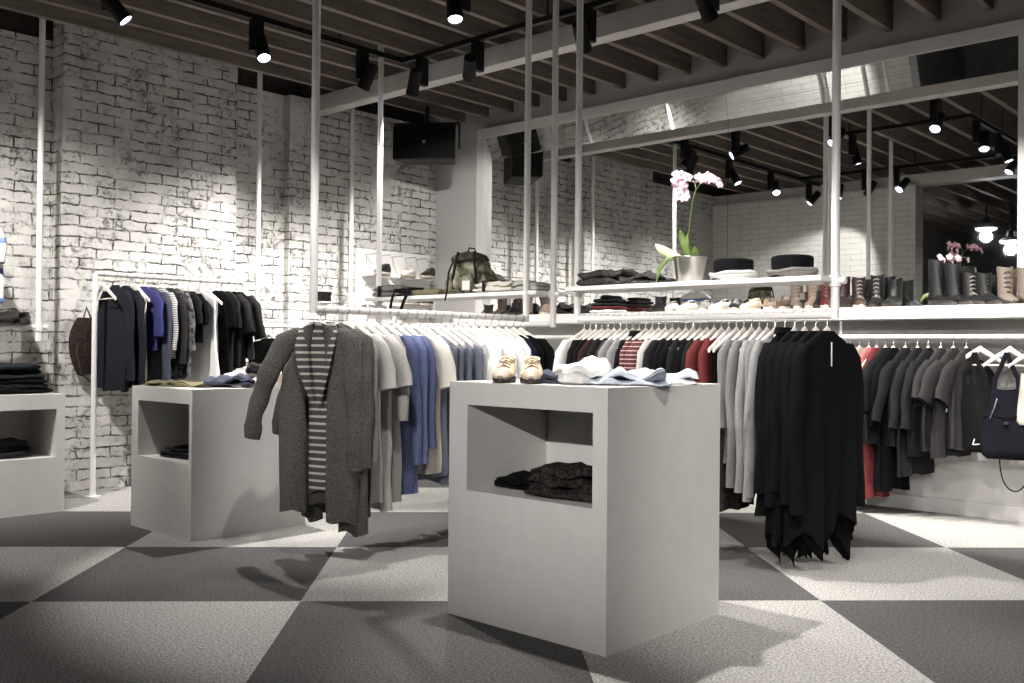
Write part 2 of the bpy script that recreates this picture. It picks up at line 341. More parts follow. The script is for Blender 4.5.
spot(1.0,5.0, -.4,5.3,0, 'black spotlight far along the mirror side track over open carpet', 2.4, 70)

# unseen track and spots added behind the camera to fill block and rail fronts
track((-4.8,-3.4,TZ),(3.0,-3.4,TZ), 'added unseen black light track filling the fronts of blocks and rails')
for i, (x, tx, ty, tz, pw, cn) in enumerate(((-4.3,-5.0,2.9,1.1,2.2,26),(-3.0,-4.2,3.0,1.25,2.4,26),(-1.6,-2.9,3.0,1.2,2.6,26),(-.4,-2.2,3.3,1.2,2.6,28),(.9,-2.0,4.2,1.2,2.6,28),(2.3,-1.9,3.4,1.0,4.8,24))):
    spot(x,-3.4, tx,ty,tz, 'added black fill spotlight, %s on the unseen fill light track' % ORD[i], pw, cn, blend=.9)
# two caged pendants in the dim rear room, seen in the mirror
for i, (x, y, z, nm) in enumerate(((-4.69,-2.2,3.02,'caged pendant lamp in the dim rear room closer to the brick wall'),(-4.34,-2.2,2.80,'caged pendant lamp in the dim rear room hanging lower beside its twin'))):
    t = thing('pendant_lamp', nm, 'lamp', (x,y,z), 0, 'caged pendant lamps')
    MB().lathe([(.0,.16),(.05,.16),(.06,.08),(.15,.03),(.16,.0),(.15,.0),(.05,.07),(.0,.07)], n=24).build('shade', MT['black'], t)
    MB().lathe([(.0,.025),(.12,.018),(.15,.0),(.12,-.020),(.06,-.032),(0,-.035)], n=24).build('bulb_glass', MT['lamp'], t)
    MB().tube([(0,0,.15),(0,0,3.66-z)], .01, 8).build('rod', MT['black'], t)
    L = bpy.data.lights.new('bulb', 'POINT'); L.energy = 12; L.shadow_soft_size = .08; o = bpy.data.objects.new('bulb', L); COL.objects.link(o); o.parent = t; o.location = (0,0,-.12)

# ---------------------------------------------------------------- speaker
sp = thing('wall_speaker', 'black box loudspeaker hung high in the corner beside the brick wall', 'speaker', (-6.78,6.18,2.86), radians(36))
b = MB(); w2, h2 = .30, .17
pr = [(-w2,-.14),(w2,-.14),(w2-.06,.16),(-w2+.06,.16)]
b.add([(x,y,0) for x, y in pr]+[(x,y,.32) for x, y in pr], [(3,2,1,0),(4,5,6,7),(0,1,5,4),(1,2,6,5),(2,3,7,6),(3,0,4,7)])
b.build('cabinet', MT['black'], sp, False, .008)
B((-w2+.012,-.150,.012),(w2-.012,-.138,.308)).build('grille', MT['blackpl'], sp, False, .003)
B((-.012,-.154,.15),(.012,-.149,.174)).build('badge', MT['chrome'], sp, False)
br = MB(); br.box((0,.0,.36),(.62,.05,.012)); br.box((-.31,0,.24),(.012,.05,.25)); br.box((.31,0,.24),(.012,.05,.25)); br.tube([(0,0,.36),(0,.0,.52)], .02, 10)
br.build('bracket', MT['black'], sp, False)

# ---------------------------------------------------------------- display blocks (plinths with a niche in one side)
def plinth(name, label, x0, x1, y0, y1, h, nx0, nx1, nz0, nz1, depth, face='-Y'):
    """front face at local y=0, width along local x"""
    t = thing(name, label, 'display block', (x0, y0, 0) if face == '-Y' else (x1, y0, 0), 0 if face == '-Y' else radians(90))
    if face == '-Y': W, D = x1-x0, y1-y0
    else: W, D = y1-y0, x1-x0
    v = []; f = []
    def q(*p): o = len(v); v.extend(p); f.append((o,o+1,o+2,o+3))
    q((0,0,0),(0,D,0),(W,D,0),(W,0,0)); q((0,0,h),(W,0,h),(W,D,h),(0,D,h)); q((0,D,0),(0,D,h),(W,D,h),(W,D,0)); q((0,0,0),(0,0,h),(0,D,h),(0,D,0)); q((W,0,0),(W,D,0),(W,D,h),(W,0,h))
    q((0,0,0),(W,0,0),(W,0,nz0),(0,0,nz0)); q((0,0,nz1),(W,0,nz1),(W,0,h),(0,0,h)); q((0,0,nz0),(nx0,0,nz0),(nx0,0,nz1),(0,0,nz1)); q((nx1,0,nz0),(W,0,nz0),(W,0,nz1),(nx1,0,nz1))
    q((nx0,0,nz0),(nx1,0,nz0),(nx1,depth,nz0),(nx0,depth,nz0)); q((nx0,0,nz1),(nx0,depth,nz1),(nx1,depth,nz1),(nx1,0,nz1))
    q((nx0,0,nz0),(nx0,depth,nz0),(nx0,depth,nz1),(nx0,0,nz1)); q((nx1,0,nz0),(nx1,0,nz1),(nx1,depth,nz1),(nx1,depth,nz0)); q((nx0,depth,nz0),(nx1,depth,nz0),(nx1,depth,nz1),(nx0,depth,nz1))
    me = bpy.data.meshes.new('body'); me.from_pydata(v, [], f); bm = bmesh.new(); bm.from_mesh(me); bmesh.ops.remove_doubles(bm, verts=bm.verts, dist=.0005); bmesh.ops.recalc_face_normals(bm, faces=bm.faces); bm.to_mesh(me); bm.free()
    me.materials.append(MT['plinth']); o = bpy.data.objects.new('body', me); COL.objects.link(o); o.parent = t
    B((.02,.02,-.0),(W-.02,D-.02,.004)).build('foot_board', MT['plinth'], t, False)
    return t
P1H, P2H, P3H = .962, .852, .772
plinth('display_block', 'largest white display block with a niche holding a dark patterned knit', -2.905,-2.088,2.79,3.57,P1H,.105,.75,.522,.87,.50)
plinth('display_block', 'white display block in front of the garment rack, niche with dark folded jeans', -5.70,-4.985,2.79,3.56,P2H,.08,.682,.432,.768,.50)
plinth('display_block', 'white display block at the edge under a tall pile of black jeans', -7.15,-6.49,1.85,2.72,P3H,.06,.815,.36,.675,.42,'+X')

# ---------------------------------------------------------------- hanging pipe frames
PR = .021
def pipe(p, parent, name, r=PR): return loc_(parent, MB().tube(p, r, 14)).build(name, MT['steel_w'], parent)
def collar(p, parent, along):
    a = Vector(p); d = Vector(along)
    return loc_(parent, MB().tube([a-Vector((0,0,.028)), a+Vector((0,0,.028))], .030, 14).tube([a-d*.055, a+d*.055], .018, 12)).build('collar', MT['steel_w'], parent)
# rail along the room depth (cardigans to black tops)
LX, LY0, LY1, LZ = -4.15, 3.0, 4.66, 1.295
fl = thing('hanging_rail_frame', 'white pipe frame hung from the ceiling carrying cardigans, blue and white tops', 'clothes rail', (LX,LY0,LZ))
pipe([(LX,LY0,3.66),(LX,LY0,LZ-.021)], fl, 'pole'); pipe([(LX,LY1,3.66),(LX,LY1,LZ-.021)], fl, 'pole'); pipe([(LX,LY0,LZ),(LX,LY1,LZ)], fl, 'rail', .02)
# rail along the mirror side with a shelf
RY, RX0, RX1, RZ = 4.65, -3.72, -2.075, 1.285
frr = thing('hanging_rail_frame', 'white pipe frame with orchid shelf carrying grey and black long garments', 'clothes rail', (RX0,RY,RZ))
pipe([(RX0,RY,3.66),(RX0,RY,RZ-.021)], frr, 'pole'); pipe([(RX1,RY,3.66),(RX1,RY,RZ-.021)], frr, 'pole'); pipe([(RX0,RY,RZ),(RX1,RY,RZ)], frr, 'rail', .02)
SHZ = 1.475
loc_(frr, B((RX0+.02,RY-.15,SHZ-.026),(RX1-.005,RY+.15,SHZ))).build('shelf', MT['shelf_w'], frr, False, .003)
for x in (RX0, RX1): collar((x,RY,SHZ-.02), frr, (1,0,0))
# second shelf frame, behind, reaching towards the brick wall
AY, AX0, AX1, AZ = 4.80, -5.80, -4.04, 1.262
fa = thing('hanging_rail_frame', 'white pipe frame with the rucksack and blanket shelf behind the cardigan rail', 'clothes rail', (AX0,AY,AZ))
pipe([(AX0,AY,3.66),(AX0,AY,AZ-.021)], fa, 'pole'); pipe([(AX1,AY,3.66),(AX1,AY,AZ-.021)], fa, 'pole'); pipe([(AX0,AY,AZ),(AX1,AY,AZ)], fa, 'rail', .02)
loc_(fa, B((AX0+.02,AY-.15,SHZ-.026),(AX1-.02,AY+.15,SHZ))).build('shelf', MT['shelf_w'], fa, False, .003)
for x in (AX0, AX1): collar((x,AY,SHZ-.02), fa, (1,0,0))
# frames along the brick wall
fc = thing('hanging_rail_frame', 'white pipe frame hung along the brick wall with a few dark shirts', 'clothes rail', (-7.1,4.56,1.275))
pipe([(-7.1,4.56,3.66),(-7.1,4.56,1.254)], fc, 'pole'); pipe([(-7.12,5.56,3.66),(-7.12,5.56,1.254)], fc, 'pole'); pipe([(-7.1,4.50,1.275),(-7.11,5.6,1.275)], fc, 'rail', .018)
fd = thing('hanging_rail_frame', 'white pipe frame against the brick wall beside the first pier', 'clothes rail', (-7.1,2.78,1.12))
pipe([(-7.1,2.78,3.66),(-7.1,2.78,1.12)], fd, 'pole'); pipe([(-7.1,2.78,1.22),(-7.1,1.4,1.22)], fd, 'rail', .018); collar((-7.1,2.78,1.22), fd, (0,1,0))
# free standing rack
rk = thing('garment_rack', 'white free-standing garment rack by the brick pier with jackets and dresses', 'clothes rack', (-6.94,3.1,0))
GX, GY0, GY1, GZ = -6.94, 3.11, 4.33, 1.615
pipe([(GX,GY0,.01),(GX,GY0,GZ)], rk, 'upright', .020); pipe([(GX,GY1,.01),(GX,GY1,GZ)], rk, 'upright', .020)
pipe([(GX,GY0,GZ),(GX,GY1,GZ)], rk, 'rail', .018)
for y in (GY0, GY1): loc_(rk, MB().lathe([(.0,0),(.055,0),(.055,.008),(.024,.012),(.024,.03),(0,.03)], (GX,y,0), 20)).build('floor_plate', MT['steel_w'], rk)

# ---------------------------------------------------------------- hangers and garments
def hanger(loc, rz, label, group, bar=False, wid=.195, slope=.100):
    t = thing('clothes_hanger', label, 'hanger', loc, rz, group)
    m_ = MB(); rings = []; n = 22
    for i in range(n+1):
        x = -wid + 2*wid*i/n; a = abs(x)/wid
        z = -.086 - slope*a**1.2 + .008*max(0, 1-a*5); hh = .020*(1-.35*a); tt = .0085
        yb = .012*a*a
        rings.append([(x, yb+tt*cos(2*pi*j/10), z+hh*sin(2*pi*j/10)) for j in range(10)])
    m_.loft(rings)
    m_.build('arms', MT['hangerw'], t)
    if bar: MB().tube([(-wid+.015,.01,-.183),(wid-.015,.01,-.183)], .005, 8).build('trouser_bar', MT['hangerw'], t)
    pts = [(0,0,-.08),(0,0,-.045)]
    for i in range(12):
        a = -pi*.5 + (i/11)*pi*1.32; pts.append((.0245*cos(a+0)*1.0, 0, .0245*sin(a)-.0))
    pts = [(0,0,-.08),(0,0,-.04),(.010,0,-.029)] + pts[3:]
    MB().tube(pts, .0022, 6).build('hook', MT['hook'], t)
    return t

def garment(name, label, cat, loc, rz, group, m_, L=.7, W=.205, nk=.105, hemw=1.0, T=.022, sleeve=.55, sr=.050, seed=0, points=0, fold=.012, nf=3.2, mat_s=None, flare=0, tagz=None, collar_=False, drop=0, lean=0, sl_out=.03, arm_w=1.0, slope=.100):
    rr = random.Random(seed*13+5); ph = rr.uniform(0,6.28); ph2 = rr.uniform(0,6.28)
    t = thing(name, label, cat, loc, rz, group)
    # body
    prof = []                                  # (z, halfwidth, thickness)
    zt = -.072-drop-.88*slope*(nk/.195)**1.2; zs = -.072-slope-drop
    if zs > zt-.03: zs = zt-.03
    prof += [(zt, nk*.80, .014), (zt-.012, nk, .018)]
    for a in (.33,.66,.9,1.0): prof.append((zt-.012 + (zs-zt+.012)*a**1.1, nk+(W-nk)*a, .018+.006*a))
    prof.append((zs-.03, W*1.015, T*1.1)); prof.append((zs-.10, W*.985, T*1.2))
    nb = max(5, int(L/.06))
    for i in range(1, nb+1):
        s = i/nb; prof.append((zs-.10-(L-.19)*s, W*(.97+(hemw-.97)*s), T*(1.2+.25*s)))
    N = 44; rings = []; zh = prof[-1][0]; top = prof[0][0]
    for (z, w_, th) in prof:
        s = (top-z)/(top-zh); ring = []
        for j in range(N):
            a = 2*pi*j/N; cx = cos(a); sx = sin(a)
            x = w_*math.copysign(abs(cx)**.75, cx); y = th*math.copysign(abs(sx)**.8, sx)
            A = fold*(s**1.1)*1.6
            y += A*sin(nf*2*pi*x/W*.5+ph+s*1.5) + .4*A*sin(nf*2.3*pi*x/W+ph2-s*2.2)
            y += .004*fbm((x*14+seed, z*9, sx), 1); x += .006*s*sin(z*17+ph) + lean*s
            zz = z
            if s > .9: zz += (.010*sin(x/W*5+ph))*(s-.9)*10
            if points and s > .6:
                u = abs((x/W*points+.35+.25*sin(ph)) % 2 - 1)**1.3; zz -= .20*(s-.6)/.4*u
            ring.append((x, y, zz))
        rings.append(ring)
    MB().loft(rings, False, False).build('body', m_, t)
    if sleeve:
        for sg in (-1, 1):
            pts = []; r1 = []; r2 = []; n = max(4, int(sleeve/.05)); sw = rr.uniform(-.012,.012)
            for i in range(n+1):
                s = i/n; out = (W-.022)+sl_out*sin(min(1, s*2.2)*pi/2)+.018*s*arm_w+flare*s; dz = sleeve*s
                pts.append((sg*out+lean*s*.5, sw*s*2+.006*sin(s*9+ph)-.004*s, zs+.004-dz-.02*(1-s)*0))
                wob = 1+.10*sin(s*13+ph+sg)*s
                r1.append((sr*(1.0-.30*s)*wob if sleeve > .3 else sr*(1.0+.05*s))*(.62 if i == 0 else 1)); r2.append((T*1.15*(1-.15*s)+.003)*(.8 if i == 0 else 1)/wob)
            pts = [(sg*(W-.085), 0, zs+.030), (sg*(W-.050), 0, zs+.018)] + pts[1:]; r1 = [.012, sr*.62] + r1[1:]; r2 = [T*.8, T] + r2[1:]
            MB().tube(pts, r1, 16, r2, cap=False, up=(0,1,0) if False else (1,0,1*sg)).build('sleeve', mat_s or m_, t)
    if collar_:
        c = MB(); ring0 = []; ring1 = []; ring2 = []
        for j in range(20):
            a = 2*pi*j/20; ring0.append((nk*.95*cos(a), .022*sin(a), zt-.012)); ring1.append((nk*1.0*cos(a), .027*sin(a), zt+.028)); ring2.append((nk*1.22*cos(a), .036*sin(a), zt-.004))
        c.loft([ring0, ring1, ring2], False, False).build('collar', m_, t)
    if tagz is not None:
        sx = tagz[0]; g = MB(); g.box((sx,-.045,tagz[1]),(.042,.0015,.072)); g.tube([(sx,-.03,tagz[1]+.09),(sx,-.045,tagz[1]+.034)], .001, 5)
        tg = g.build('price_tag', MT['paper'], t, False)
        if len(tagz) > 2:
            MB().box((sx,-.0462,tagz[1]),(.026,.001,.05)).build('printed_square', CL['char'], tg, False)
    return t

def hang_row(rail, items, z, group, gh, where):
    """items: dicts with pos (x,y), rz and garment options"""
    for i, it in enumerate(items):
        x, y = it.pop('pos'); rz = it.pop('rz'); desc = it.pop('desc'); nm = it.pop('name'); cat = it.pop('cat')
        zz = z + .003
        hanger((x,y,zz), rz, 'white wooden hanger, %s %s' % (ORD[i], where), gh)
        garment(nm, '%s, %s %s' % (desc, ORD[i], where), cat, (x,y,zz), rz, group, seed=hash(group) % 50*0+i*7+len(where), **it)

# ----- L rail: two open cardigans first, then tops
def cardigan(loc, rz, label, m_, inner=None, W=.235, wide_in=.07, L=.98, sl=.86, seed=1, tagside=0, hood=False):
    t = thing('cardigan', label, 'cardigan', loc, rz, 'cardigans on the frame end')
    zt, zs = -.07, -.165
    # back panel with rounded sides, open front panels on each side of the lining
    def panel(x0, x1, zend, yoff, name, mm, wav, thick=.014, slope=True, front=True):
        rings = []; nz = 22; nx = 12
        for i in range(nz+1):
            s = i/nz; fr_ = []; bk = []
            for j in range(nx+1):
                u = j/nx; xa = x0+(x1-x0)*u
                # taper towards the shoulders
                k_ = min(1, .34+1.1*s**.55) if slope else 1
                xx = xa*k_ if abs(xa) > .0 else xa
                ztop = zt - .10*min(1, (abs(xx)/W))**1.2
                z = ztop + (zend-ztop)*s + .012*sin(xx*40+seed)*s
                yy = yoff + wav*s*sin(xx*38+seed*1.7+s*2.2) + .006*fbm((xx*10, z*6, seed))
                edge = sin(pi*min(1, max(0, u)))**.4
                fr_.append((xx, yy-thick*edge-.002, z)); bk.append((xx, yy+.004+thick*.4*edge, z))
            rings.append(fr_+bk[::-1])
        return MB().loft(rings, True, True).build(name, mm, t)
    panel(-W, W*1.02, -L+.04, .030, 'back_panel', m_, .012, .016)
    if inner:
        panel(-.060, .085, -L*.90, .000, 'striped_lining', inner, .006, .010, False)
    panel(-W*1.04, -.075, -L, -.010, 'front_panel', m_, .015, .018)
    panel(.055, W*1.10, -L*1.04, -.014, 'front_panel', m_, .017, .020)
    if hood:
        # collar folded outward: a striped band round the neck that runs down both front edges
        for sg in (-1, 1):
            MB().tube([(sg*.018,.030,zt-.012),(sg*.062,.022,zt-.022),(sg*.088,-.012,zt-.060),(sg*.086,-.036,zt-.13),(sg*.072,-.044,zt-.22),(sg*.046,-.040,zt-.33),(sg*.024,-.032,zt-.42)],
                      [.018,.026,.034,.038,.034,.022,.008], 12, [.010,.013,.015,.015,.013,.010,.005], up=(0,0,1)).build('folded_collar', inner or m_, t)
    for sg in (-1, 1):
        pts = []; r1 = []; r2 = []; n = 18; ln = sl if sg < 0 else sl*.98
        for i in range(n+1):
            s = i/n; out = W-.035 + .115*sin(min(1, s*1.25)*pi/2)*(1 if sg < 0 else .35)+(.08*s if sg < 0 else 0)
            pts.append((sg*out, -.012-.025*s+.007*sin(s*14), zs+.01-ln*.62*s if sg < 0 else zs+.01-ln*s*.8))
            wob = 1+.08*sin(s*24+sg)*min(1, s*3)
            r1.append((.068*(1-.38*s)+(.006 if i in (n-2, n-1, n) else 0))*wob*(.7 if i == 0 else 1)); r2.append(.034*(1-.22*s)*(.8 if i == 0 else 1))
        pts = [(sg*(W-.15), .0, zs+.050), (sg*(W-.095), -.006, zs+.026)] + pts[1:]; r1 = [.015, .045] + r1[1:]; r2 = [.018, .028] + r2[1:]
        MB().tube(pts, r1, 18, r2, cap=False, up=(1,0,1*sg)).build('sleeve', m_, t)
    if tagside:
        g = MB(); g.box((tagside,-.075,-.78),(.045,.0015,.075)); g.build('price_tag', MT['paper'], t, False)
    return t

GL = 'garments on the cardigan rail'; HL = 'white wooden hangers on the cardigan rail'
hanger((LX,3.045,LZ+.003), radians(24), 'white wooden hanger holding the open striped grey cardigan', HL)
cardigan((LX,3.045,LZ+.003), radians(24), 'long grey wool cardigan open over a charcoal and cream striped lining', CL['wool_grey'], CL['lining'], W=.225, L=1.06, sl=.86, seed=1, hood=True)
hanger((LX,3.135,LZ+.003), radians(14), 'white wooden hanger holding the plain grey cardigan', HL)
cardigan((LX+.02,3.135,LZ+.003), radians(10), 'plain mottled grey wool cardigan with a white tag beside the striped one', CL['wool_grey'], None, W=.225, L=1.12, sl=.84, seed=4, tagside=.13)
def W_(mk, name='top', cat='top', **k): return dict(mk=mk, name=name, cat=cat, **k)
Lr = []
y = 3.215
specs = [
 ('grey','long_sleeved_shirt','grey long-sleeved jersey shirt',dict(L=.96,sleeve=.62,tagz=(.17,-.92,1))),
 ('lgrey','t_shirt','light grey short-sleeved tee',dict(L=.94,sleeve=.25,sr=.062,flare=.03)),
 ('lgrey','t_shirt','light grey marl tee',dict(L=.98,sleeve=.24,sr=.062,flare=.035)),
 ('grey','t_shirt','grey jersey tee with rolled sleeves',dict(L=.95,sleeve=.42,sr=.058,flare=.02)),
 ('blue2','sweater','deep blue knitted sweater',dict(L=.92,sleeve=.66)),
 ('blue','sweater','cornflower blue knitted sweater',dict(L=.90,sleeve=.66)),
 ('blue2','sweater','blue long-sleeved sweater',dict(L=.72,sleeve=.58)),
 ('off','t_shirt','off white cotton tee',dict(L=.82,sleeve=.25,sr=.064,flare=.035)),
 ('dusty','blouse','dusty blue short-sleeved blouse',dict(L=.84,sleeve=.22)),
 ('dusty','sleeveless_dress','dusty blue sleeveless dress',dict(L=.86,sleeve=0,W=.205,nk=.15,drop=.03,hemw=1.35)),
 ('dusty','sleeveless_dress','dusty blue cotton dress with thin straps',dict(L=.84,sleeve=0,W=.205,nk=.15,drop=.03,hemw=1.35)),
 ('dusty','sleeveless_dress','blue grey cotton dress',dict(L=.85,sleeve=0,W=.205,nk=.15,drop=.03,hemw=1.3)),
 ('dusty','blouse','dusty blue cotton blouse',dict(L=.72,sleeve=0,W=.205,nk=.15,drop=.03,hemw=1.3)),
 ('white','blouse','white cotton blouse',dict(L=.74,sleeve=.3,sr=.055)),
 ('white','blouse','white cotton shirt',dict(L=.72,sleeve=.5)),
 ('white','blouse','white cotton top',dict(L=.70,sleeve=.3,sr=.055)),
 ('white','blouse','white loose top',dict(L=.74,sleeve=.3,sr=.055)),
 ('white','blouse','white cotton blouse',dict(L=.72,sleeve=.5)),
 ('navy','sweater','navy blue knitted top',dict(L=.70,sleeve=.55)),
 ('black','blouse','black cotton top with a red neckline',dict(L=.7,sleeve=.55,nk=.10)),
 ('black','blouse','black long-sleeved top',dict(L=.7,sleeve=.55,nk=.10)),
]
stp = (LY1-.05-3.215)/(len(specs)-1)
items = []
for i, (mk, nm, ds, kw) in enumerate(specs):
    kw = dict(kw); kw.setdefault('W', .215); kw.setdefault('nk', .135); kw['m_'] = CL[mk]
    items.append(dict(pos=(LX, 3.215+i*stp), rz=radians(R.uniform(-5, 7)), name=nm, cat='dress' if 'dress' in nm else ('sweater' if 'sweater' in nm else 'shirt'), desc=ds, **kw))
hang_row(None, items, LZ, GL, HL, 'after the two cardigans')

# ----- R rail, counted from the corner pole towards the black garments
GR = 'garments on the orchid shelf rail'; HR = 'white wooden hangers on the orchid shelf rail'
specs = [
 ('white','blouse','white cotton top',dict(L=.6)),('black','blouse','black cotton top',dict(L=.62)),('black','blouse','black jersey top',dict(L=.62)),('black','sweater','black knitted sweater',dict(L=.64)),
 ('brown','blouse','dark brown top',dict(L=.62)),('char','sweater','charcoal sweater',dict(L=.64)),('slate','sweater','slate grey sweater',dict(L=.66)),('heather','sweater','heather grey sweater',dict(L=.66)),
 ('heather','sweater','heather grey fine knit sweater',dict(L=.66)),('black','jacket','black jacket with a tall collar',dict(L=.7,collar_=True,nk=.085)),
 ('redst','striped_shirt','red shirt with white stripes',dict(L=.66)),('redst','striped_shirt','red and black striped shirt',dict(L=.66)),('redst','striped_shirt','red striped long-sleeved shirt',dict(L=.66)),
 ('lgrey','sweater','light grey sweater',dict(L=.66)),('char','blouse','charcoal top',dict(L=.66)),('black','blouse','black fitted top',dict(L=.66)),('black','blouse','black loose top',dict(L=.66)),
 ('char','blouse','charcoal loose top',dict(L=.68)),('black','blouse','black top with long sleeves',dict(L=.66)),('char','blouse','charcoal fitted top',dict(L=.68)),
 ('red','shirt','brick red shirt',dict(L=.70)),('red','shirt','brick red long-sleeved shirt',dict(L=.70)),
 ('black','dress','black short-sleeved dress',dict(L=.9,sleeve=0,nk=.12,W=.17,drop=.03,tall=1)),('black','dress','black patterned dress',dict(L=.92,sleeve=0,nk=.12,W=.17,drop=.03)),
 ('heather','cardigan','heather grey short-sleeved cardigan',dict(L=.70,sleeve=.42,sr=.06)),
 ('heather','sweater','heather grey wool sweater with long sleeves',dict(L=.76,sleeve=.72)),
 ('heather2','sweater','pale grey wool sweater with long sleeves',dict(L=.76,sleeve=.74)),
 ('heather','sweater','grey wool sweater with long sleeves',dict(L=.78,sleeve=.76)),
 ('heather2','sweater','pale heather wool sweater with long sleeves',dict(L=.80,sleeve=.78)),
]
items = []
X0, X1 = RX0+.055, -2.40
xs = [X0+(i/(len(specs)-1))*(X1-X0) for i in range(len(specs))]
for i, (mk, nm, ds, kw) in enumerate(specs):
    kw = dict(kw); kw.pop('tall', None); kw.setdefault('W', .205); kw.setdefault('sleeve', .55); kw.setdefault('nk', .12); kw['m_'] = CL['print'] if 'patterned' in ds else CL[mk]
    kw.setdefault('T', .018); kw.setdefault('fold', .009)
    items.append(dict(pos=(xs[i], RY), rz=radians(90+R.uniform(-6, 6)), name=nm, cat='dress' if 'dress' in nm else 'sweater' if 'sweat' in nm else 'shirt', desc=ds, **kw))
hang_row(None, items, RZ, GR, HR, 'from the corner pole')
GB = 'long black garments'
blk = [(-2.345,'long black wool coat with a turned up collar between the grey sweaters and the capes',dict(L=.92,sleeve=.72,collar_=True,nk=.085,T=.03)),
       (-2.29,'black long cardigan beside the collared black coat',dict(L=1.0,sleeve=.78,points=1.6,nk=.07,T=.028)),
       (-2.235,'black long cape with a pointed hem hanging lowest',dict(L=.98,sleeve=.70,points=1.6,nk=.07,T=.03)),
       (-2.175,'black draped cardigan with pointed hem second from the end pole',dict(L=.97,sleeve=.76,points=1.6,nk=.07,T=.03)),
       (-2.115,'outermost black draped cardigan with a long white label strip',dict(L=.90,sleeve=.80,points=1.3,nk=.07,T=.03,W=.225))]
for i, (x, ds, kw) in enumerate(blk):
    rz = radians(90-3*i); z = RZ+.003; kw.setdefault('W', .215); kw.setdefault('drop', -.024)
    hanger((x,RY,z), rz, 'white wooden hanger, %s of five holding long black garments' % ORD[i], HR, slope=.135)
    g = garment('black_cardigan' if i else 'black_coat', ds, 'coat', (x,RY,z), rz, GB, CL['black'], seed=40+i, slope=.135, fold=.02, hemw=1.12, mat_s=None, **kw)
    if i == 4:
        MB().box((-.03,-.050,-.20),(.007,.002,.12)).build('label_strip', MT['paper'], g, False)

# ----- wall rail under the shoe shelf
GW = 'garments under the shoe shelf'; HW = 'white wooden hangers under the shoe shelf'
specs = [(-2.90,'white','blouse','white cotton blouse',dict(L=.6,sleeve=.3)),(-2.83,'white','blouse','white loose blouse',dict(L=.6,sleeve=.3)),(-2.765,'sand','sleeveless_dress','sand coloured long dress',dict(L=.92,sleeve=0,W=.17,nk=.05)),
 (-2.70,'pink','blouse','coral pink lace blouse',dict(L=.55,sleeve=.22,sr=.06,flare=.07,tagz=(.02,-.42))),(-2.645,'red','dress','dark red long dress',dict(L=.98,sleeve=0,W=.15,nk=.05)),
 (-2.585,'char','jacket','dark slate jacket with turned lapels',dict(L=.60,sleeve=.30,sr=.06,flare=.06)),(-2.53,'black','dress','long black dress',dict(L=.92,sleeve=.4,W=.17)),(-2.45,'char','blouse','charcoal top with elbow sleeves',dict(L=.62,sleeve=.36,sr=.06,flare=.08)),
 (-2.37,'char','blouse','charcoal grey tunic with loose sleeves',dict(L=.80,sleeve=.40,sr=.066,flare=.08)),(-2.30,'char','blouse','charcoal tunic with wide sleeves',dict(L=.66,sleeve=.40,sr=.066,flare=.08,tagz=(-.12,-.46))),
 (-2.22,'slate','jacket','slate wool jacket with wide half sleeves',dict(L=.62,sleeve=.22,sr=.078,flare=.09)),(-2.14,'slate','jacket','slate wool jacket with a white tag',dict(L=.66,sleeve=.22,sr=.078,flare=.09,tagz=(-.13,-.45))),
 (-2.06,'slate','jacket','slate wool jacket nearest the black tote bag',dict(L=.60,sleeve=.22,sr=.078,flare=.09))]
for i, (x, mk, nm, ds, kw) in enumerate(specs):
    rz = radians(78+R.uniform(-4,4)); z = RW_Z+.003; kw.setdefault('slope', .16); kw.setdefault('W', .205); kw.setdefault('nk', .05); kw.setdefault('drop', -.024)
    p = (x, RW_Y, z)
    hanger(p, rz, 'white wooden hanger, %s on the wall rail past the black garments' % ORD[i], HW, slope=kw['slope'], wid=.185)
    garment(nm, '%s, %s on the wall rail' % (ds, ORD[i]), 'dress' if 'dress' in nm else 'shirt', p, rz, GW, CL[mk], seed=80+i, **kw)

# ----- free standing rack garments
GK = 'garments on the standing rack'; HK = 'white wooden hangers on the standing rack'
specs = [(3.26,'denim','jacket','black denim jacket',dict(L=.78,sleeve=.62,tagz=None)),(3.34,'denim','jacket','dark denim jacket with long sleeves',dict(L=.76,sleeve=.66)),
 (3.41,'off','dress','cream long top',dict(L=.72,sleeve=.0,W=.17)),(3.475,'bluet','t_shirt','ultramarine tee',dict(L=.48,sleeve=.3)),(3.54,'denim2','jacket','washed denim shirt',dict(L=.78,sleeve=.66)),
 (3.61,'finestripe','shirt','fine striped shirt',dict(L=.55,sleeve=.4)),(3.68,'slate','shirt','black and grey shirt',dict(L=.62,sleeve=.5)),(3.745,'floral','dress','grey dress with a large flower print',dict(L=.70,sleeve=.4,sr=.06,W=.21)),
 (3.79,'char','t_shirt','charcoal tee on a hanger',dict(L=.42,sleeve=.2,nk=.1)),(3.84,'black','t_shirt','black tee',dict(L=.42,sleeve=.2,nk=.1)),
 (3.93,'white','dress','long white dress',dict(L=.86,sleeve=.0,hemw=1.35,W=.21,nk=.08)),(3.99,'ice','dress','pale blue dress',dict(L=.82,sleeve=0,W=.15,nk=.08)),
 (4.08,'black','jacket','black tunic with short sleeves',dict(L=.82,sleeve=.22,sr=.065,flare=.03,tagz=(.1,-.5))),(4.125,'char','jacket','charcoal denim jacket with short sleeves',dict(L=.8,sleeve=.24,sr=.07,flare=.04)),
 (4.18,'slate','jacket','slate denim jacket with short sleeves',dict(L=.78,sleeve=.26,sr=.07,flare=.05)),(4.24,'black','jacket','black denim jacket with short sleeves',dict(L=.8,sleeve=.28,sr=.07,flare=.05)),
 (4.29,'slate','jacket','slate denim jacket beside the far upright',dict(L=.55,sleeve=.30,sr=.07,flare=.05))]
hanger((GX,3.17,GZ+.001), radians(-4), 'empty white wooden hanger at the start of the standing rack', HK, bar=True)
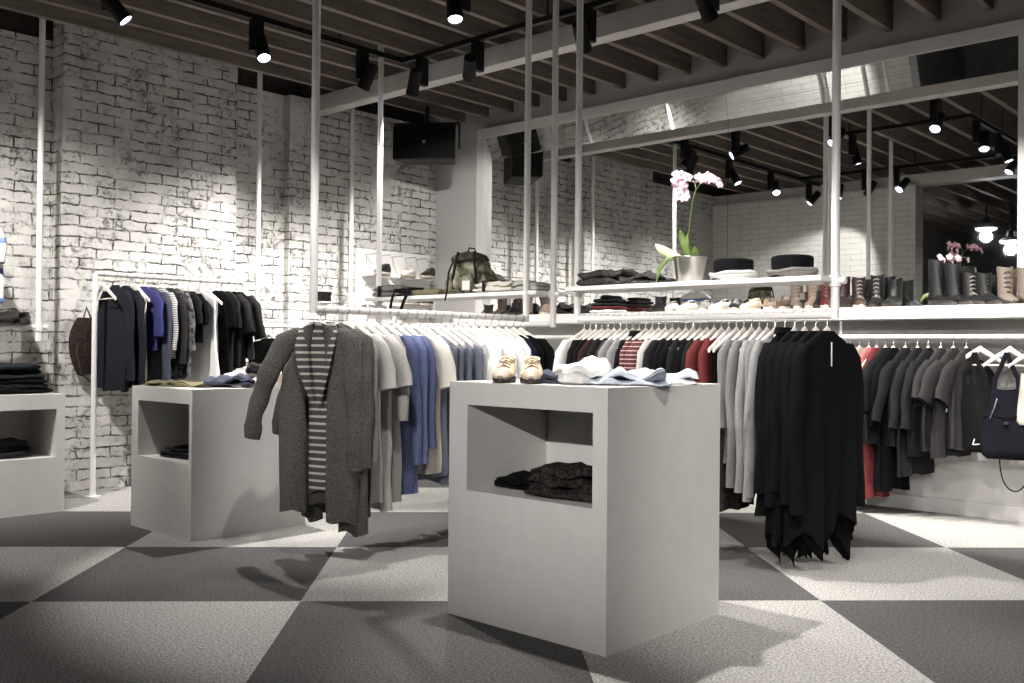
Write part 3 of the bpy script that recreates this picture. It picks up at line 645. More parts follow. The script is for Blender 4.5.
for i, (y, mk, nm, ds, kw) in enumerate(specs):
    rz = radians(R.uniform(-6,6)); z = GZ+.001; kw.setdefault('W', .205); kw.setdefault('nk', .06); kw.setdefault('drop', -.015); p = (GX, y, z)
    hanger(p, rz, 'white wooden hanger, %s holding clothes on the standing rack' % ORD[i], HK)
    garment(nm, '%s, %s on the standing rack' % (ds, ORD[i]), 'dress' if 'dress' in nm else 'shirt', p, rz, GK, CL[mk], seed=110+i, **kw)

# ----- few garments on the brick wall frame
for i, (y, mk, ds) in enumerate(((4.68,'black','black shirt on the brick wall frame nearest its pole'),(4.82,'denim','dark denim shirt second on the brick wall frame'),(4.95,'denim2','washed denim shirt third on the brick wall frame'),(5.07,'off','cream top last on the brick wall frame'))):
    p = (-7.1, y, 1.279); rz = radians(8)
    hanger(p, rz, 'white wooden hanger, %s on the brick wall frame' % ORD[i], 'white hangers on the brick wall frame')
    garment('shirt', ds, 'shirt', p, rz, 'shirts on the brick wall frame', CL[mk], L=.62, sleeve=.45, seed=150+i, nk=.10)
# shirt and shoe at the picture's edge by the first pole
p = (-7.02, 2.415, 2.00)
tg = thing('wall_hook', 'small steel wall hook holding the colourful striped tee', 'hook', (-7.5,2.415,1.985))
MB().tube([(0,0,0),(.48,0,0),(.50,0,.03)], .006, 8).build('peg', MT['hook'], tg)
stripeM = stripes('blue_white_stripes', (.75,.74,.71), (.12,.2,.5), 5, 2, .8)
hanger(p, radians(4), 'white wooden hanger under the striped tee on the brick wall', 'white hangers by the wall hook')
garment('t_shirt', 'white short-sleeved tee with blue bands hanging on the brick wall', 'shirt', p, radians(4), 'tees by the wall hook', stripeM, L=.55, sleeve=.2, seed=3)

# ---------------------------------------------------------------- bags on the wall rail
def tote(x, z, w_, h_, label, m_, name='tote_bag', strap=.30, band=False, loop=False, d=.10):
    t = thing(name, label, 'bag', (x, RW_Y-.06, z), radians(12))
    rings = []
    for i in range(15):
        s = i/14; zz = h_*(s-1)*-1 if False else h_*s
        ww = w_/2*(1.0-.24*(s**1.5)) if not loop else w_/2*(.78+.25*sin(pi*min(1, s*1.15+.08))*1.0-.22*s)
        th = d/2*(1-.55*s)*(.55 if i == 0 else 1)
        if i == 0: ww *= .86
        rings.append([(ww*math.copysign(abs(cos(a))**.7, cos(a)), th*math.copysign(abs(sin(a))**.8, sin(a))+.007*sin(a*3+s*7), zz+.010*sin(a*2+1)*(s > .9)) for a in [2*pi*j/28 for j in range(28)]])
    MB().loft(rings, True, False).build('body', m_, t)
    hz = RW_Z-.10-z
    for sg in (-1, 1):
        MB().tube([(sg*w_*.22, -.02, h_*.90), (sg*w_*.20, -.02, h_+.06), (sg*w_*.09,-.015, hz-.08), (0,-.01, hz)], .014, 8, .004, up=(1,0,0)).build('handle', m_, t)
    if loop:
        pts = []
        for i in range(17):
            a = pi*i/16; pts.append((.05+.085*cos(a), -.055, .06-.25*sin(a)**.7))
        MB().tube(pts, .013, 8, .004, up=(0,1,0)).build('shoulder_strap', m_, t)
        MB().lathe([(0,-.012),(.014,-.006),(.014,.006),(0,.012)], (.0,-.07,h_*.52), 14).build('metal_stud', MT['chrome'], t)
        MB().tube([(-.05,-.058,h_*.86),(-.07,-.062,h_*.7),(-.09,-.06,h_*.58)], .004, 6).build('drawstring', MT['chrome'], t)
        MB().tube([(-w_*.43,-.03,h_*.62),(-.0,-.066,h_*.60),(w_*.43,-.03,h_*.64)], .004, 6).build('seam_band', m_, t)
    else:
        f = MB(); fx, fz = .045, .075
        for a, b_ in (((-fx,0),(fx*.9,.012)),((fx*.9,.012),(fx,fz)),((-fx,0),(-fx*.75,fz*.5))):
            f.tube([(a[0]+.04,-.046,a[1]+.05),(b_[0]+.04,-.046,b_[1]+.05)], .003, 6)
        f.build('white_piping', MT['paper'], t)
    return t
bagm = cloth('black_canvas', (.006,.006,.006), .3); navm = cloth('navy_black_canvas', (.006,.006,.010), .3); crm = cloth('cream_canvas', (.50,.48,.41), .1)
hanger((-1.975,RW_Y,RW_Z+.002), radians(30), 'white hanger with a bar carrying the black tote bag', 'white hangers with bars', bar=True, wid=.16)
tote(-1.99, .47, .30, .44, 'black canvas tote bag with long handles and a white corner outline', bagm)
hanger((-1.80,RW_Y,RW_Z+.002), radians(26), 'white hanger with a bar carrying the navy bucket bag', 'white hangers with bars', bar=True, wid=.15)
tote(-1.80, .44, .32, .44, 'navy black bucket bag with a looped shoulder strap and round stud', navm, 'bucket_bag', loop=True, d=.14)
hanger((-1.655,RW_Y,RW_Z+.002), radians(34), 'white hanger with a bar carrying the cream bag', 'white hangers with bars', bar=True, wid=.15)
tote(-1.64, .66, .20, .31, 'cream canvas pouch bag hanging last on the wall rail', crm, 'pouch_bag', d=.08)

# ---------------------------------------------------------------- shoes
def shoe(name, label, loc, rz, upper, sole, L=.27, shaft=0, heelh=.012, lace=None, group=None, toe=None, h0=.075, wide=.047, parent=None, lining=None, cuff=None):
    """toe points to local -Y"""
    t = thing(name, label, 'boot' if shaft else 'shoe', loc, rz, group)
    n = 16; rings = []
    for i in range(n+1):
        s = i/n; y = L/2 - L*s
        wv = wide*(.62+.38*sin(min(1, s*1.6)*pi*.5)) if s < .6 else wide*(1-.0*(s-.6))*sqrt(max(.03, 1-((s-.62)/.40)**2)) if s > .62 else wide
        if s < .08: wv *= .55+.45*(s/.08)
        hv = h0*(1.0 if s < .28 else (1-.5*((s-.28)/.42)**1.25 if s < .7 else .5*(1-.75*((s-.7)/.32)**2)))
        hv = max(hv, .018)
        rings.append([(wv*math.copysign(abs(cos(a))**.8, cos(a))*(1 if sin(a) < .3 else 1-.30*sin(a)), y, heelh+hv*(.5+.5*sin(a))) for a in [2*pi*j/20 for j in range(20)]])
    MB().loft(rings).build('upper', upper, t)
    rs = []
    for (g, z) in ((.98,0),(1.06,.004),(1.06,heelh+.006),(1.0,heelh+.012)):
        ring = []
        for j in range(28):
            a = 2*pi*j/28; yy = -sin(a); s = .5+yy*-.5
            ww = wide*(.84+.16*sin(pi*(.25+.6*s)))
            ring.append((ww*g*cos(a)*(1 if sin(a) > 0 else .86), -L/2*g*sin(a), z))
        rs.append(ring)
    MB().loft(rs).build('sole', sole, t)
    if shaft:
        rr_ = []
        for i in range(9):
            s = i/8; z = heelh+h0*.55+(shaft-h0*.55)*s; ry_ = .058-.006*sin(pi*s); rx = .043+.004*s
            rr_.append([(rx*cos(a), L/2-.062+ry_*sin(a)-.012*(1-s)+.003*sin(5*a+6*s), z+(.006*cos(a*2) if i == 8 else 0)) for a in [2*pi*j/20 for j in range(20)]])
        inner = [[(p[0]*.86, (p[1]-(L/2-.062))*.86+L/2-.062, p[2]-.001) for p in rr_[-1]], [(p[0]*.8, (p[1]-(L/2-.062))*.8+L/2-.062, p[2]-.05) for p in rr_[-1]]]
        MB().loft(rr_+inner, False, True).build('shaft', cuff or upper, t)
    else:
        rr_ = [[(wide*.70*cos(a), L*.5-.078+.062*sin(a), heelh+h0*k_+ .010*sin(a)) for a in [2*pi*j/18 for j in range(18)]] for k_ in (.66, .93)]
        rr_ += [[(p[0]*.8, (p[1]-(L*.5-.075))*.85+L*.5-.075, p[2]-d_) for p in rr_[1]] for d_ in (.001, .03)]
        MB().loft(rr_, False, True).build('collar', lining or upper, t)
    if lace is not None:
        lm = MB(); nL = 4 if not shaft else 8
        for i in range(nL):
            if shaft and i >= 3:
                z = heelh+h0*.8+(shaft-h0*.9)*(i-3)/(nL-3); y = L/2-.062-.062
                lm.tube([(-.020,y+.004,z),(0,y-.006,z+.008),(.020,y+.004,z+.002)], .0028, 6)
            else:
                s = .36+.09*i if not shaft else .34+.08*(2-i); y = L/2-L*s; z = heelh+h0*(1-.5*((s-.28)/.42)**.9)+.001
                lm.tube([(-.026,y+.006,z-.008),(0,y,z+.006),(.026,y-.006,z-.008)], .0034, 6); lm.tube([(-.026,y-.008,z-.010),(0,y-.002,z+.004),(.026,y+.006,z-.008)], .0034, 6)
        lm.build('laces', lace, t)
    if toe is not None:
        tr = []
        for i in range(5):
            s = .80+.2*i/4; y = L/2-L*s*1.004; wv = wide*1.03*sqrt(max(.03, 1-((s-.62)/.405)**2)); hv = max(.018, h0*.5*(1-.75*((s-.7)/.32)**2))*1.06
            tr.append([(wv*math.copysign(abs(cos(a))**.8, cos(a))*(1 if sin(a) < .3 else 1-.30*sin(a)), y, heelh+hv*(.5+.5*sin(a))) for a in [2*pi*j/20 for j in range(20)]])
        MB().loft(tr).build('toe_cap', toe, t)
    return t
LM = {k_: mat('shoe_'+k_, c, r, bump=.15, bs=90) for k_, c, r in (('cream',(.62,.52,.38),.6),('white',(.74,.72,.68),.5),('black',(.005,.005,.005),.45),('brown',(.07,.042,.028),.5),('tan',(.21,.145,.105),.6),('taupe',(.15,.12,.095),.7),
      ('red',(.085,.018,.018),.35),('green',(.07,.075,.04),.6),('grey',(.18,.17,.16),.7),('dbrown',(.02,.014,.011),.45),('sole',(.55,.50,.42),.6),('dsole',(.03,.025,.02),.6),('plum',(.028,.010,.012),.4))}
lw = mat('white_lace', (.30,.28,.25), .8); ld = mat('dark_lace', (.02,.02,.02), .8)
SZ = 1.409
rows = [ # x, kind, upper, sole, shaft, rz, label
 (-6.45,'boot','dbrown','dsole',.10,20,'small dark shoe at the corner end of the shoe shelf',ld), (-6.28,'boot','brown','dsole',.16,15,'brown ankle boot near the corner end of the shoe shelf',ld),
 (-6.10,'boot','black','dsole',.11,10,'black ankle boot between brown boots near the shelf corner',ld), (-5.93,'boot','taupe','dsole',.17,30,'taupe ankle boot seen below the folded blanket shelf',ld),
 (-5.72,'shoe','tan','sole',0,20,'tan low shoe beside the pole on the shoe shelf',lw), (-4.50,'boot','black','dsole',.12,0,'black ankle boot directly beside the folded shirt pile',ld),
 (-4.36,'shoe','white','sole',0,10,'white sneaker beside the black ankle boot',lw), (-4.22,'shoe','white','sole',0,-8,'white sneaker on the shelf under the orchid pot',lw),
 (-4.05,'shoe','grey','sole',0,8,'grey sneaker with a white sole under the orchid pot',lw), (-3.92,'shoe','white','sole',0,-12,'white sneaker with dark collar under the orchid leaves',ld),
 (-3.78,'shoe','black','sole',0,14,'black sneaker with pale sole between the hats and orchid',lw), (-3.65,'shoe','cream','sole',0,-10,'cream sneaker with dark laces below the first hat',ld),
 (-3.49,'shoe','tan','sole',0,20,'tan laced shoe below the first hat',ld), (-3.36,'boot','brown','sole',.09,6,'brown low boot below the gap between the hats',lw),
 (-3.24,'boot','dbrown','dsole',.12,-10,'dark brown ankle boot between the hats',lw), (-3.11,'boot','black','dsole',.13,10,'black boot with a crumpled shaft between the hats',ld),
 (-3.00,'shoe','green','dsole',0,10,'olive green low shoe below the second hat',ld), (-2.88,'shoe','dbrown','dsole',0,-15,'dark brown low shoe below the second hat',ld),
]
rows = [(x+.0,)+r[1:] for r in rows for x in (r[0],)]
for i, (x, kd, up, so, sh, rz, lb, lc) in enumerate(rows):
    shoe('ankle_boot' if kd == 'boot' else 'sneaker', lb, (x,6.68,SZ), radians(rz+10), LM[up], LM[so], shaft=sh, lace=lc, group='shoes on the wall shelf', h0=.085, lining=LM['black'] if up in ('white','grey') else None)
tall = [(-3.22+.14,'tan','sole',.20,'tall tan laced boot under the end of the orchid shelf',lw,'taupe'),(-2.98,'taupe','sole',.20,'tall taupe laced boot under the end of the orchid shelf',lw,None),
        (-2.865,'red','sole',.20,'tall red laced boot beside the end pole',ld,None),(-2.755,'plum','dsole',.215,'tall plum red boot behind the end pole',ld,None)]
for x, up, so, sh, lb, lc, cf in tall:
    pass
boots = [(-3.265,'taupe','sole',.205,18,'taupe laced boot with pale toe under the end of the orchid shelf',lw),(-3.145,'tan','sole',.205,6,'tan laced boot beside the taupe pair under the orchid shelf',lw),
 (-3.035,'red','sole',.205,14,'red leather laced boot beside the frame end pole',ld),(-2.925,'plum','dsole',.215,4,'plum leather boot behind the frame end pole',ld),
 (-2.80,'dbrown','sole',.21,20,'dark brown laced boot just past the frame end pole',lw),(-2.685,'black','dsole',.22,5,'black laced boot past the frame end pole with a bronze toe',lw),(-2.575,'black','dsole',.19,-8,'plain black boot past the laced black boot',None),
 (-2.235,'black','dsole',.30,48,'tallest black leather riding boot on the shoe shelf',None),(-2.125,'black','dsole',.27,50,'black riding boot behind the tallest one',None),(-2.04,'black','dsole',.21,34,'black laced ankle boot with silver eyelets',lw),
 (-1.945,'black','dsole',.20,40,'black ankle boot beside the brown laced boots',ld),(-1.835,'taupe','dsole',.235,22,'taupe suede laced boot at the far end of the shelf',ld),(-1.715,'taupe','dsole',.225,24,'second taupe suede boot cut by the picture edge',ld)]
rows_x = {r[0] for r in rows}
for x, up, so, sh, rz, lb, lc in boots:
    if -3.4 < x < -2.86: y_ = 6.66
    else: y_ = 6.68
    shoe('laced_boot' if lc else 'tall_boot', lb, (x,y_,SZ), radians(rz+8), LM[up], LM[so], shaft=sh, lace=lc, group='boots on the wall shelf', toe=LM['brown'] if up in ('dbrown',) else None, h0=.085)

# ---------------------------------------------------------------- folded clothes
def folded(name, label, loc, rz, m_, w_=.30, d_=.24, h_=.05, lay=2, seed=0, cat='folded clothes', group=None, wob=.012, m2=None, band=None, bulge=0):
    t = thing(name, label, cat, loc, rz, group); z0 = 0; lh = h_/lay
    for k_ in range(lay):
        rings = []; nn = 26; ww = w_/2*(1-.05*k_+R.uniform(-.03,.03)); dd = d_/2*(1-.05*k_+R.uniform(-.03,.03)); ox, oy = R.uniform(-.008,.008), R.uniform(-.008,.008)
        for i in range(nn+1):
            u = -1+2*i/nn; su = (1-abs(u)**6)**.5 if abs(u) < 1 else 0
            hh = lh*(.25+.75*su); ddd = dd*(.86+.14*su)
            ring = []
            for j in range(28):
                a = 2*pi*j/28; x_ = ox+u*ww; y_ = oy+ddd*math.copysign(abs(cos(a))**.45, cos(a)); up_ = math.copysign(abs(sin(a))**.6, sin(a))
                z_ = lh/2 + up_*hh/2
                nse = fbm((x_*9+seed*3.1+k_*5, y_*9, seed), 1)*wob*2 + fbm((x_*25+seed, y_*22, k_), 1)*wob*.6
                if up_ > 0: z_ += nse + bulge*max(0, 1-(u*u+(y_/max(dd,.01))**2)*.6)
                elif k_ > 0: z_ += nse*.9
                y_ += fbm((x_*12, up_*2, seed+k_), 1)*wob*.7; x_ += fbm((y_*12, up_*2, seed+9+k_), 1)*wob*.6
                ring.append((x_, y_, max(.001, z0+z_)))
            rings.append(ring)
        MB().loft(rings).build('folded_layer', m2 if (m2 and k_ % 2) else m_, t); z0 += lh*.92
    if band: 
        MB().tube([(band,-d_/2-.008,.004),(band,-d_/2-.006,h_*.95),(band,0,h_+.012),(band,d_/2+.006,h_*.9)], .014, 8, .003, up=(1,0,0)).build('strap', m2 or CL['char'], t)
    return t
FG = 'folded clothes on the displays'
z1 = P1H
folded('folded_shirt','crumpled blue checked shirt lying behind the beige shoes on the largest block',(-2.50,3.02,z1),.4,CL['denim2'],.26,.22,.045,2,1,group=FG,wob=.022)
folded('folded_shirt','crumpled white cotton shirt in the middle of the largest block',(-2.39,3.02,z1),.9,CL['white'],.20,.24,.07,2,2,group=FG,wob=.030,bulge=.012)
folded('folded_shirt','long pale blue folded shirt on the largest block',(-2.235,3.10,z1),.55,CL['ice'],.34,.20,.050,2,3,group=FG,wob=.020)
folded('folded_shirt','white folded shirt at the far corner of the largest block',(-2.25,3.38,z1),.65,CL['white'],.28,.24,.040,2,4,group=FG,wob=.016,m2=CL['ice'])
folded('folded_knit','dark patterned knit folded high inside the niche of the largest block',(-2.37,2.98,.523),.15,CL['print'],.36,.26,.125,3,5,group=FG,wob=.022)
folded('folded_knit','flat black knit lying at the back of the largest block niche',(-2.66,3.06,.523),.1,CL['black'],.26,.26,.05,2,6,group=FG,wob=.014)
folded('folded_jeans','dark blue jeans folded in the niche of the middle block',(-5.33,2.98,.433),.1,CL['denim'],.34,.24,.065,3,7,group=FG,wob=.010)
folded('folded_jeans','black jeans piled behind the blue jeans in the middle block niche',(-5.17,3.08,.433),.0,CL['black'],.22,.26,.14,4,8,group=FG,wob=.014)
folded('folded_trousers','khaki trousers spread flat on the middle block',(-5.42,3.00,P2H),.3,CL['khaki'],.50,.26,.028,2,9,group=FG,wob=.012)
folded('folded_shirt','washed denim shirt crumpled on the khaki trousers',(-5.17,3.14,P2H+.012),.7,CL['denim2'],.30,.20,.05,2,10,group=FG,wob=.028)
folded('folded_shirt','dark navy shirt crumpled beside the pale sneakers',(-5.20,3.42,P2H),.9,CL['navy'],.26,.22,.13,2,11,group=FG,wob=.03,m2=CL['slate'])
for i in range(6):
    folded('folded_jeans', '%s black jeans from the bottom of the tall pile on the edge block' % ORD[i], (-6.78+R.uniform(-.012,.012),2.44+R.uniform(-.01,.01),P3H+.031*i), radians(90+R.uniform(-5,5)), CL['denim'] if i % 2 else CL['black'], (.50-.03*i),.34,.040,1,20+i,group='black jeans in the edge pile',wob=.006)
for i in range(3):
    folded('folded_jeans', '%s dark jeans from the bottom inside the edge block niche' % ORD[i], (-6.70,2.28,.361+.036*i), radians(90+R.uniform(-4,4)), CL['denim'] if i != 1 else CL['black'], (.50),.26,.044,1,30+i,group='jeans in the edge block niche',wob=.007)
# shelf of the orchid frame
folded('folded_knit','black and white marl scarf folded thick beside the corner pole',(-3.48,RY-.01,SHZ),0,CL['marl'],.34,.24,.095,2,41,group=FG,wob=.016)
folded('folded_knit','thin dark marl knit between the marl scarf and the orchid pot',(-3.20,RY,SHZ),.05,CL['marl'],.30,.22,.05,2,42,group=FG,wob=.02)
folded('folded_blanket','grey wool blanket with a dark strap at the far end of the rucksack shelf',(-5.56,AY-.02,SHZ),.02,CL['wool_mid'],.34,.24,.085,2,43,group=FG,band=-.06,wob=.008)
folded('folded_blanket','black leather folded jacket beside the grey blanket',(-5.36,AY-.02,SHZ),.1,CL['char'],.24,.22,.05,2,44,group=FG,wob=.012)
folded('clutch_bag','flat khaki canvas clutch lying beside the rucksack',(-5.16,AY-.03,SHZ),.15,CL['khaki'],.26,.18,.05,1,45,cat='bag',wob=.006)
folded('folded_knit','pale cream knit with grey strap folded beside the rucksack',(-4.47,AY-.03,SHZ),0,CL['off'],.36,.24,.080,2,46,group=FG,band=-.05,wob=.010)
folded('folded_knit','pale striped knit folded by the corner pole of the rucksack shelf',(-4.18,AY-.02,SHZ),0,CL['lgrey'],.22,.22,.065,2,47,group=FG,wob=.010)
# straps trailing from the blanket over the shelf edge
t = thing('leather_straps','two dark leather straps trailing over the rucksack shelf edge','strap',(-5.33,AY-.17,SHZ))
MB().tube([(-.05,.10,.05),(-.08,.0,.045),(-.10,-.01,-.02),(-.13,-.01,-.13)], .010, 6, .003).build('strap', CL['char'], t)
MB().tube([(.12,.10,.05),(.08,.0,.05),(.03,-.01,-.04),(-.01,-.01,-.12)], .012, 6, .003).build('strap', CL['char'], t)
# books/shirts pile and scarf on the wall shelf
for i, (mk, w_) in enumerate((('white',.27),('red',.24),('slate',.24),('char',.22),('black',.10))):
    folded('folded_shirt', 'folded %s shirt, %s from the bottom of the shoe shelf pile' % ({'white':'white','red':'red','slate':'slate grey','char':'charcoal','black':'small black'}[mk], ORD[i]), (-4.98+(.02 if i == 4 else 0),6.66,SZ+.030*i), .03*i, CL[mk], w_,.22,.032,1,50+i,group='folded shirts on the shoe shelf',wob=.004)
folded('scarf','dark grey scarf heaped on the shoe shelf near the corner poles',(-5.33,6.66,SZ),.1,CL['slate'],.36,.22,.08,2,58,cat='scarf',wob=.03,m2=CL['marl'])

# ---------------------------------------------------------------- shoes on blocks
for i, (x, y, rz, lb) in enumerate(((-2.695,2.90,34,'beige leather laced shoe on the largest block beside its outer corner'),(-2.575,2.93,40,'beige leather laced shoe next to the white shirt on the largest block'))):
    shoe('laced_shoe', lb, (x,y,z1+.001), radians(rz), LM['cream'], LM['dsole'], L=.255, lace=MT['lace'], group='beige laced shoes', h0=.092, wide=.046, toe=mat('stitched_toe_leather', (.46,.36,.27), .6), lining=LM['cream'])
shoe('sneaker','pale pink cream sneaker on the middle block toe outward',(-5.075,3.30,P2H+.001),radians(-15),LM['cream'],LM['sole'],L=.24,lace=lw,group='pale sneakers',h0=.08)
shoe('sneaker','pale cream sneaker behind its mate on the middle block',(-5.30,3.28,P2H+.03),radians(-50),LM['white'],LM['sole'],L=.24,lace=lw,group='pale sneakers',h0=.08)
shoe('sneaker','dark grey sneaker hooked on the pipe rail by the picture edge',(-7.1,2.55,1.24),radians(10),LM['grey'],LM['dsole'],L=.22,lace=ld,group='shoes on the pipe rail',h0=.08)
shoe('sneaker','dark sneaker beside the pole elbow on the pipe rail',(-7.1,2.68,1.24),radians(60),LM['black'],LM['dsole'],L=.2,lace=ld,group='shoes on the pipe rail',h0=.07)

# ---------------------------------------------------------------- hats
for i, (x, lb) in enumerate(((-2.635,'black felt hat with a pale scarf around its brim beside the orchid'),(-2.295,'black felt hat with a grey scarf near the frame end pole'))):
    t = thing('felt_hat', lb, 'hat', (x,RY-.02,SHZ), .2*i, 'felt hats on the shelf')
    MB().lathe([(0,.112),(.085,.116),(.101,.112),(.107,.102),(.105,.04),(.112,.012),(.118,.004),(.0,.004)], n=36).build('crown', CL['black'], t)
    mm = CL['white'] if i == 0 else CL['wool_mid']
    w_ = MB()
    for k_ in range(3):
        pts = []; 
        for j in range(25):
            a = 2*pi*j/24; pts.append(((.112+.004*k_)*cos(a), (.112+.004*k_)*sin(a), .014+.011*k_+.006*sin(a*2+k_*1.3)+.003*sin(a*5+k_)))
        w_.tube(pts, .010, 8)
    w_.build('wrapped_scarf', mm, t)

# ---------------------------------------------------------------- orchid
t = thing('potted_orchid','pink orchid in a brushed metal pot on the hanging shelf','plant',(-2.915,RY-.01,SHZ))
MB().lathe([(0,.004),(.066,.004),(.068,.0),(.070,.006),(.093,.140),(.096,.142),(.095,.147),(.089,.145),(.085,.125),(0,.122)], n=36).build('pot', MT['chrome'], t)
MB().lathe([(0,.130),(.05,.130),(.084,.122),(.0,.118)], n=20).build('moss', CL['khaki'], t)
leafm = mat('orchid_leaf', (.10,.16,.035), .4, n=.25, ns=10); leafp = mat('pale_orchid_leaf', (.50,.55,.30), .45, n=.2, ns=10)
stemm = mat('orchid_stem', (.07,.10,.03), .5); pet = mat('pink_petal', (.74,.50,.58), .6, n=.2, ns=30); petc = mat('magenta_lip', (.35,.03,.14), .5)
CR = Vector((.737,.676,0)); 
def leaf(pts, wd, mm):
    rings = []; P = [Vector(p) for p in pts]; n = len(P); fine = []
    for i in range(13):
        f = i/12*(n-1); a = min(n-2, int(f)); u = f-a; fine.append(P[a].lerp(P[a+1], u))
    for i, p in enumerate(fine):
        s = i/12; tt = (fine[min(12,i+1)]-fine[max(0,i-1)]).normalized(); sd = tt.cross(Vector((.4,-.9,.2))).normalized(); nn_ = tt.cross(sd); w2_ = wd*sin(pi*(.08+.90*s))**.8
        rings.append([p+sd*w2_*cos(a)+nn_*(.002*sin(a)+.006*abs(cos(a))) for a in [2*pi*j/10 for j in range(10)]])
    MB().loft(rings).build('leaf', mm, t)
leaf([(0,0,.12),(-.02,0,.19),(-.045,-.01,.26),(-.05,-.02,.30)], .022, leafm)
leaf([(0,0,.12),(-.03,.02,.18),(-.03,.03,.24)], .020, leafm)
leaf([(.02,0,.12),(.04,-.01,.17),(.05,-.02,.20)], .020, leafm)
leaf([(.01,0,.12),(-.01,-.02,.20),(.0,-.02,.28)], .016, leafm)
leaf([(-.02,0,.13),(-.10,-.03,.165),(-.155,-.06,.20),(-.185,-.07,.225)], .024, leafp)
leaf([(-.03,-.02,.13),(-.10,-.07,.14),(-.135,-.10,.08),(-.15,-.11,.0)], .014, leafm)
MB().tube([(.005,0,.12),(-.005,-.005,.24),(.005,-.005,.36),(.025,-.01,.46),(.045,-.01,.52),(.035,-.01,.56),(-.02,-.01,.58)], .0045, 8).build('stem', stemm, t)
MB().tube([(.042,-.01,.51),(.075,-.01,.55),(.12,-.01,.56),(.17,-.01,.545),(.21,-.01,.53)], .003, 8).build('stem', stemm, t)
def bloom(c, s, yaw_):
    q = Matrix.Rotation(yaw_, 3, 'Z') @ Matrix.Rotation(R.uniform(-.3,.3), 3, 'X'); mm = MB()
    for k_ in range(5):
        a = pi/2+2*pi*k_/5; dr = Vector((cos(a),0,sin(a))); sd = Vector((-sin(a),0,cos(a))); wd = .55 if k_ in (1,4) else .36; rings = []
        for i in range(7):
            u = i/6; p = dr*(s*u)+Vector((0,-.18*s*sin(pi*u)+.15*s*u*u,0)); w2_ = s*wd*sin(pi*(.10+.83*u))**.7
            rings.append([Vector(c)+q@(p+sd*w2_*cos(b_)+Vector((0,.06*s*sin(b_)-.10*s*abs(cos(b_))+.01*s*k_,0))) for b_ in [2*pi*j/8 for j in range(8)]])
        mm.loft(rings)
    o = mm.build('flower', pet, t); MB().lathe([(0,-.2*s),(.14*s,-.08*s),(.16*s,.05*s),(0,.1*s)], Vector(c)+q@Vector((0,-.14*s,-.05*s)), 10).build('lip', petc, o)
for c in ((-.075,-.02,.61),(-.035,-.035,.60),(.0,-.03,.585),(-.06,-.035,.565),(-.015,-.04,.545),(-.06,-.03,.52),(-.015,-.035,.505),(-.045,-.04,.485),(-.085,-.02,.575),(-.01,-.04,.475),(.075,-.03,.575),(.105,-.035,.565),(.13,-.03,.575),(.155,-.03,.56),(.19,-.02,.545),(.20,-.02,.525)):
    bloom(c, .030 if c[0] < .17 else .022, radians(R.uniform(10,60)))
# second orchid in the rear of the mirror view stands on the shoe shelf behind the boots
t = thing('potted_orchid','small pink orchid blooming behind the tall black boots','plant',(-2.27,6.80,SZ))
MB().lathe([(0,0),(.035,0),(.045,.09),(.048,.09),(.04,.085),(0,.08)], n=24).build('pot', MT['chrome'], t)
leaf([(0,0,.08),(-.06,-.0,.10),(-.12,-.01,.08),(-.15,-.02,.04)], .016, leafm); leaf([(0,0,.08),(-.05,0,.12),(-.10,-.01,.13)], .014, leafm)
MB().tube([(0,0,.08),(.01,0,.2),(.02,-.02,.32),(.06,-.03,.345),(.12,-.03,.34)], .003, 8).build('stem', stemm, t)
for c in ((-.015,-.03,.340),(.005,-.03,.315),(.05,-.04,.335),(.105,-.04,.325)): bloom(c, .022, radians(R.uniform(10,60)))

# ---------------------------------------------------------------- rucksack
t = thing('rucksack','olive camouflage rucksack with dark straps on the hanging shelf','bag',(-4.78,AY-.02,SHZ),radians(28))
rings = []
for i in range(17):
    s = i/16; z = .27*s; ww = .175*(1-.25*s-.2*s**4)*(.8 if i == 0 else 1); dd = .095*(1-.2*s)*(.8 if i == 0 else 1)
    rings.append([(ww*math.copysign(abs(cos(a))**.7,cos(a))+.034*fbm((cos(a)*2,sin(a)*2,s*5)), dd*math.copysign(abs(sin(a))**.75,sin(a))+.036*fbm((cos(a)*3+4,sin(a)*3,s*6)), z+.012*fbm((cos(a)*2,sin(a)*2,9+s*3))*(i > 0)) for a in [2*pi*j/32 for j in range(32)]])
MB().loft(rings).build('body', CL['olive'], t)
rings = []
for i in range(9):
    s = i/8; z = .235+.06*sin(pi*s*.5); k_ = cos(pi*s*.5)
    rings.append([((.125*k_+.012)*cos(a)+.01*fbm((cos(a)*3,sin(a)*3,s)), (.095*k_+.01)*sin(a)-.012, z+.012*fbm((cos(a)*4,sin(a)*4,s*4))) for a in [2*pi*j/24 for j in range(24)]])
MB().loft(rings).build('top_flap', cloth('dark_olive_canvas', (.05,.05,.032), .5, 40), t)
for sx in (-.09,.075): MB().tube([(sx,-.10,.03),(sx*1.0,-.118,.12),(sx*.8,-.112,.22),(sx*.7,-.09,.29)], .010, 8, .003, up=(1,0,0)).build('buckle_strap', CL['char'], t)
MB().tube([(-.10,-.07,.24),(-.13,-.095,.15),(-.135,-.10,.06),(-.13,-.13,.01),(-.135,-.155,-.05)], .007, 8, .003, up=(1,0,0)).build('shoulder_strap', CL['char'], t)
for sx in (-.02,): 
    g = MB(); rg = []
    for i in range(9):
        s = i/8; z = .02+.12*s; k_ = sin(pi*(.12+.76*s))**.5
        rg.append([(sx+.075*k_*cos(a), -.098-.028*k_*(.5+.5*sin(a)), z) for a in [2*pi*j/18 for j in range(18)]])
    g.loft(rg).build('front_pocket', CL['olive'], t)
MB().box((.01,-.142,.055),(.055,.002,.065)).build('paper_tag', MT['paper'], t, False)
MB().tube([(-.02,0,.29),(-.01,-.01,.325),(.03,-.01,.32),(.04,0,.29)], .006, 8).build('grab_handle', CL['char'], t)

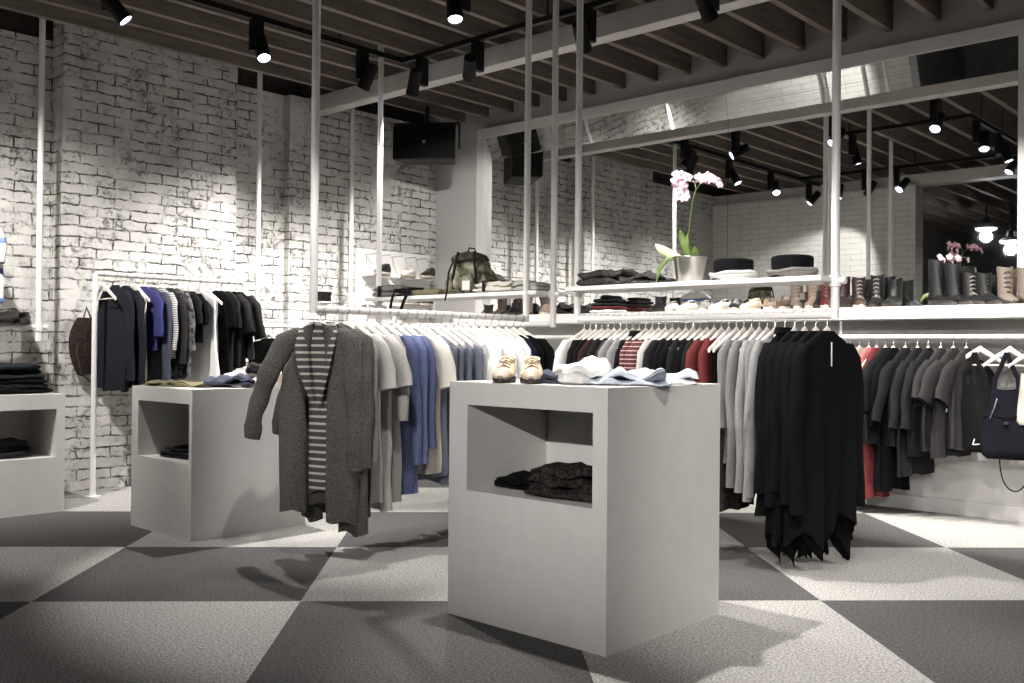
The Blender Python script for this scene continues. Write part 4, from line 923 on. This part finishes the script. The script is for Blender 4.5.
# ---------------------------------------------------------------- white display board with small shoe shelves on the far brick pier
t = thing('display_board','tall white board on the brick wall carrying small shoe shelves on wire hooks','display',(-7.42,6.32,.9))
bm_ = MB(); bm_.span((-7.418,5.84,.9),(-7.395,6.80,2.055)); loc_(t, bm_).build('board', MT['shelf_w'], t, False, .003)
for zz in (2.0,1.70,1.42):
    for yy in (5.95,6.12,6.28,6.45,6.60,6.76):
        loc_(t, MB().tube([(-7.395,yy,zz),(-7.22,yy,zz-.0),(-7.22,yy,zz-.0)], .005, 6).tube([(-7.39,yy,zz),(-7.30,yy,zz-.19)], .003, 5)).build('wire_hook', MT['hook'], t)
for zz, (a, b_) in ((1.80,(5.9,6.2)),(1.80,(6.25,6.74)),(1.52,(5.9,6.2)),(1.52,(6.25,6.74))):
    loc_(t, B((-7.395,a,zz-.012),(-7.25,b_,zz+.002))).build('small_shelf', MT['shelf_w'], t, False, .002)
for (x, y, z, up, lb) in ((-7.23,6.03,1.803,'black','black shoe on the upper small shelf of the white board'),(-7.23,6.36,1.803,'white','white sneaker on the upper small shelf of the white board'),(-7.23,6.62,1.803,'dbrown','dark shoe on the outer end of the upper small shelf'),(-7.23,6.4,1.523,'red','red sneaker on the lower small shelf of the white board'),(-7.23,6.6,1.523,'dbrown','dark brown shoe on the lower small shelf of the white board')):
    shoe('low_shoe', lb, (x,y,z), radians(20), LM[up], LM['sole'], L=.26, h0=.10, lace=lw if up != 'white' else ld, group='shoes on the display board')
t = thing('hat_box','small black box on a wall peg beside the brick pier','box',(-7.36,5.42,1.52))
B((-.05,-.055,0),(.06,.055,.085)).build('box_body', MT['black'], t, False, .004); B((-.056,-.06,.06),(.066,.06,.09)).build('lid', MT['black'], t, False, .004); B((-.06,-.06,-.012),(.07,.06,0)).build('peg_shelf', MT['shelf_w'], t, False)

# dark bag on the brick pier behind the rack upright
t = thing('backpack','dark brown backpack hanging on the brick pier behind the rack upright','bag',(-7.22,3.18,.88))
rg = []
for i in range(12):
    s = i/11; z = .42*s; k_ = sin(pi*(.10+.80*s))**.45
    rg.append([(.07*k_*cos(a), .13*k_*sin(a)+.006*sin(3*a+s*6), z) for a in [2*pi*j/24 for j in range(24)]])
MB().loft(rg).build('body', cloth('dark_brown_leather', (.03,.02,.018), .4, 30), t)
MB().tube([(.02,-.08,.30),(.06,-.10,.15),(.05,-.06,.0),(.03,.02,-.06)], .012, 8, .004).build('strap', LM['brown'], t)
MB().tube([(0,-.03,.41),(-.02,0,.50),(0,.03,.41)], .008, 8).build('top_loop', LM['brown'], t)
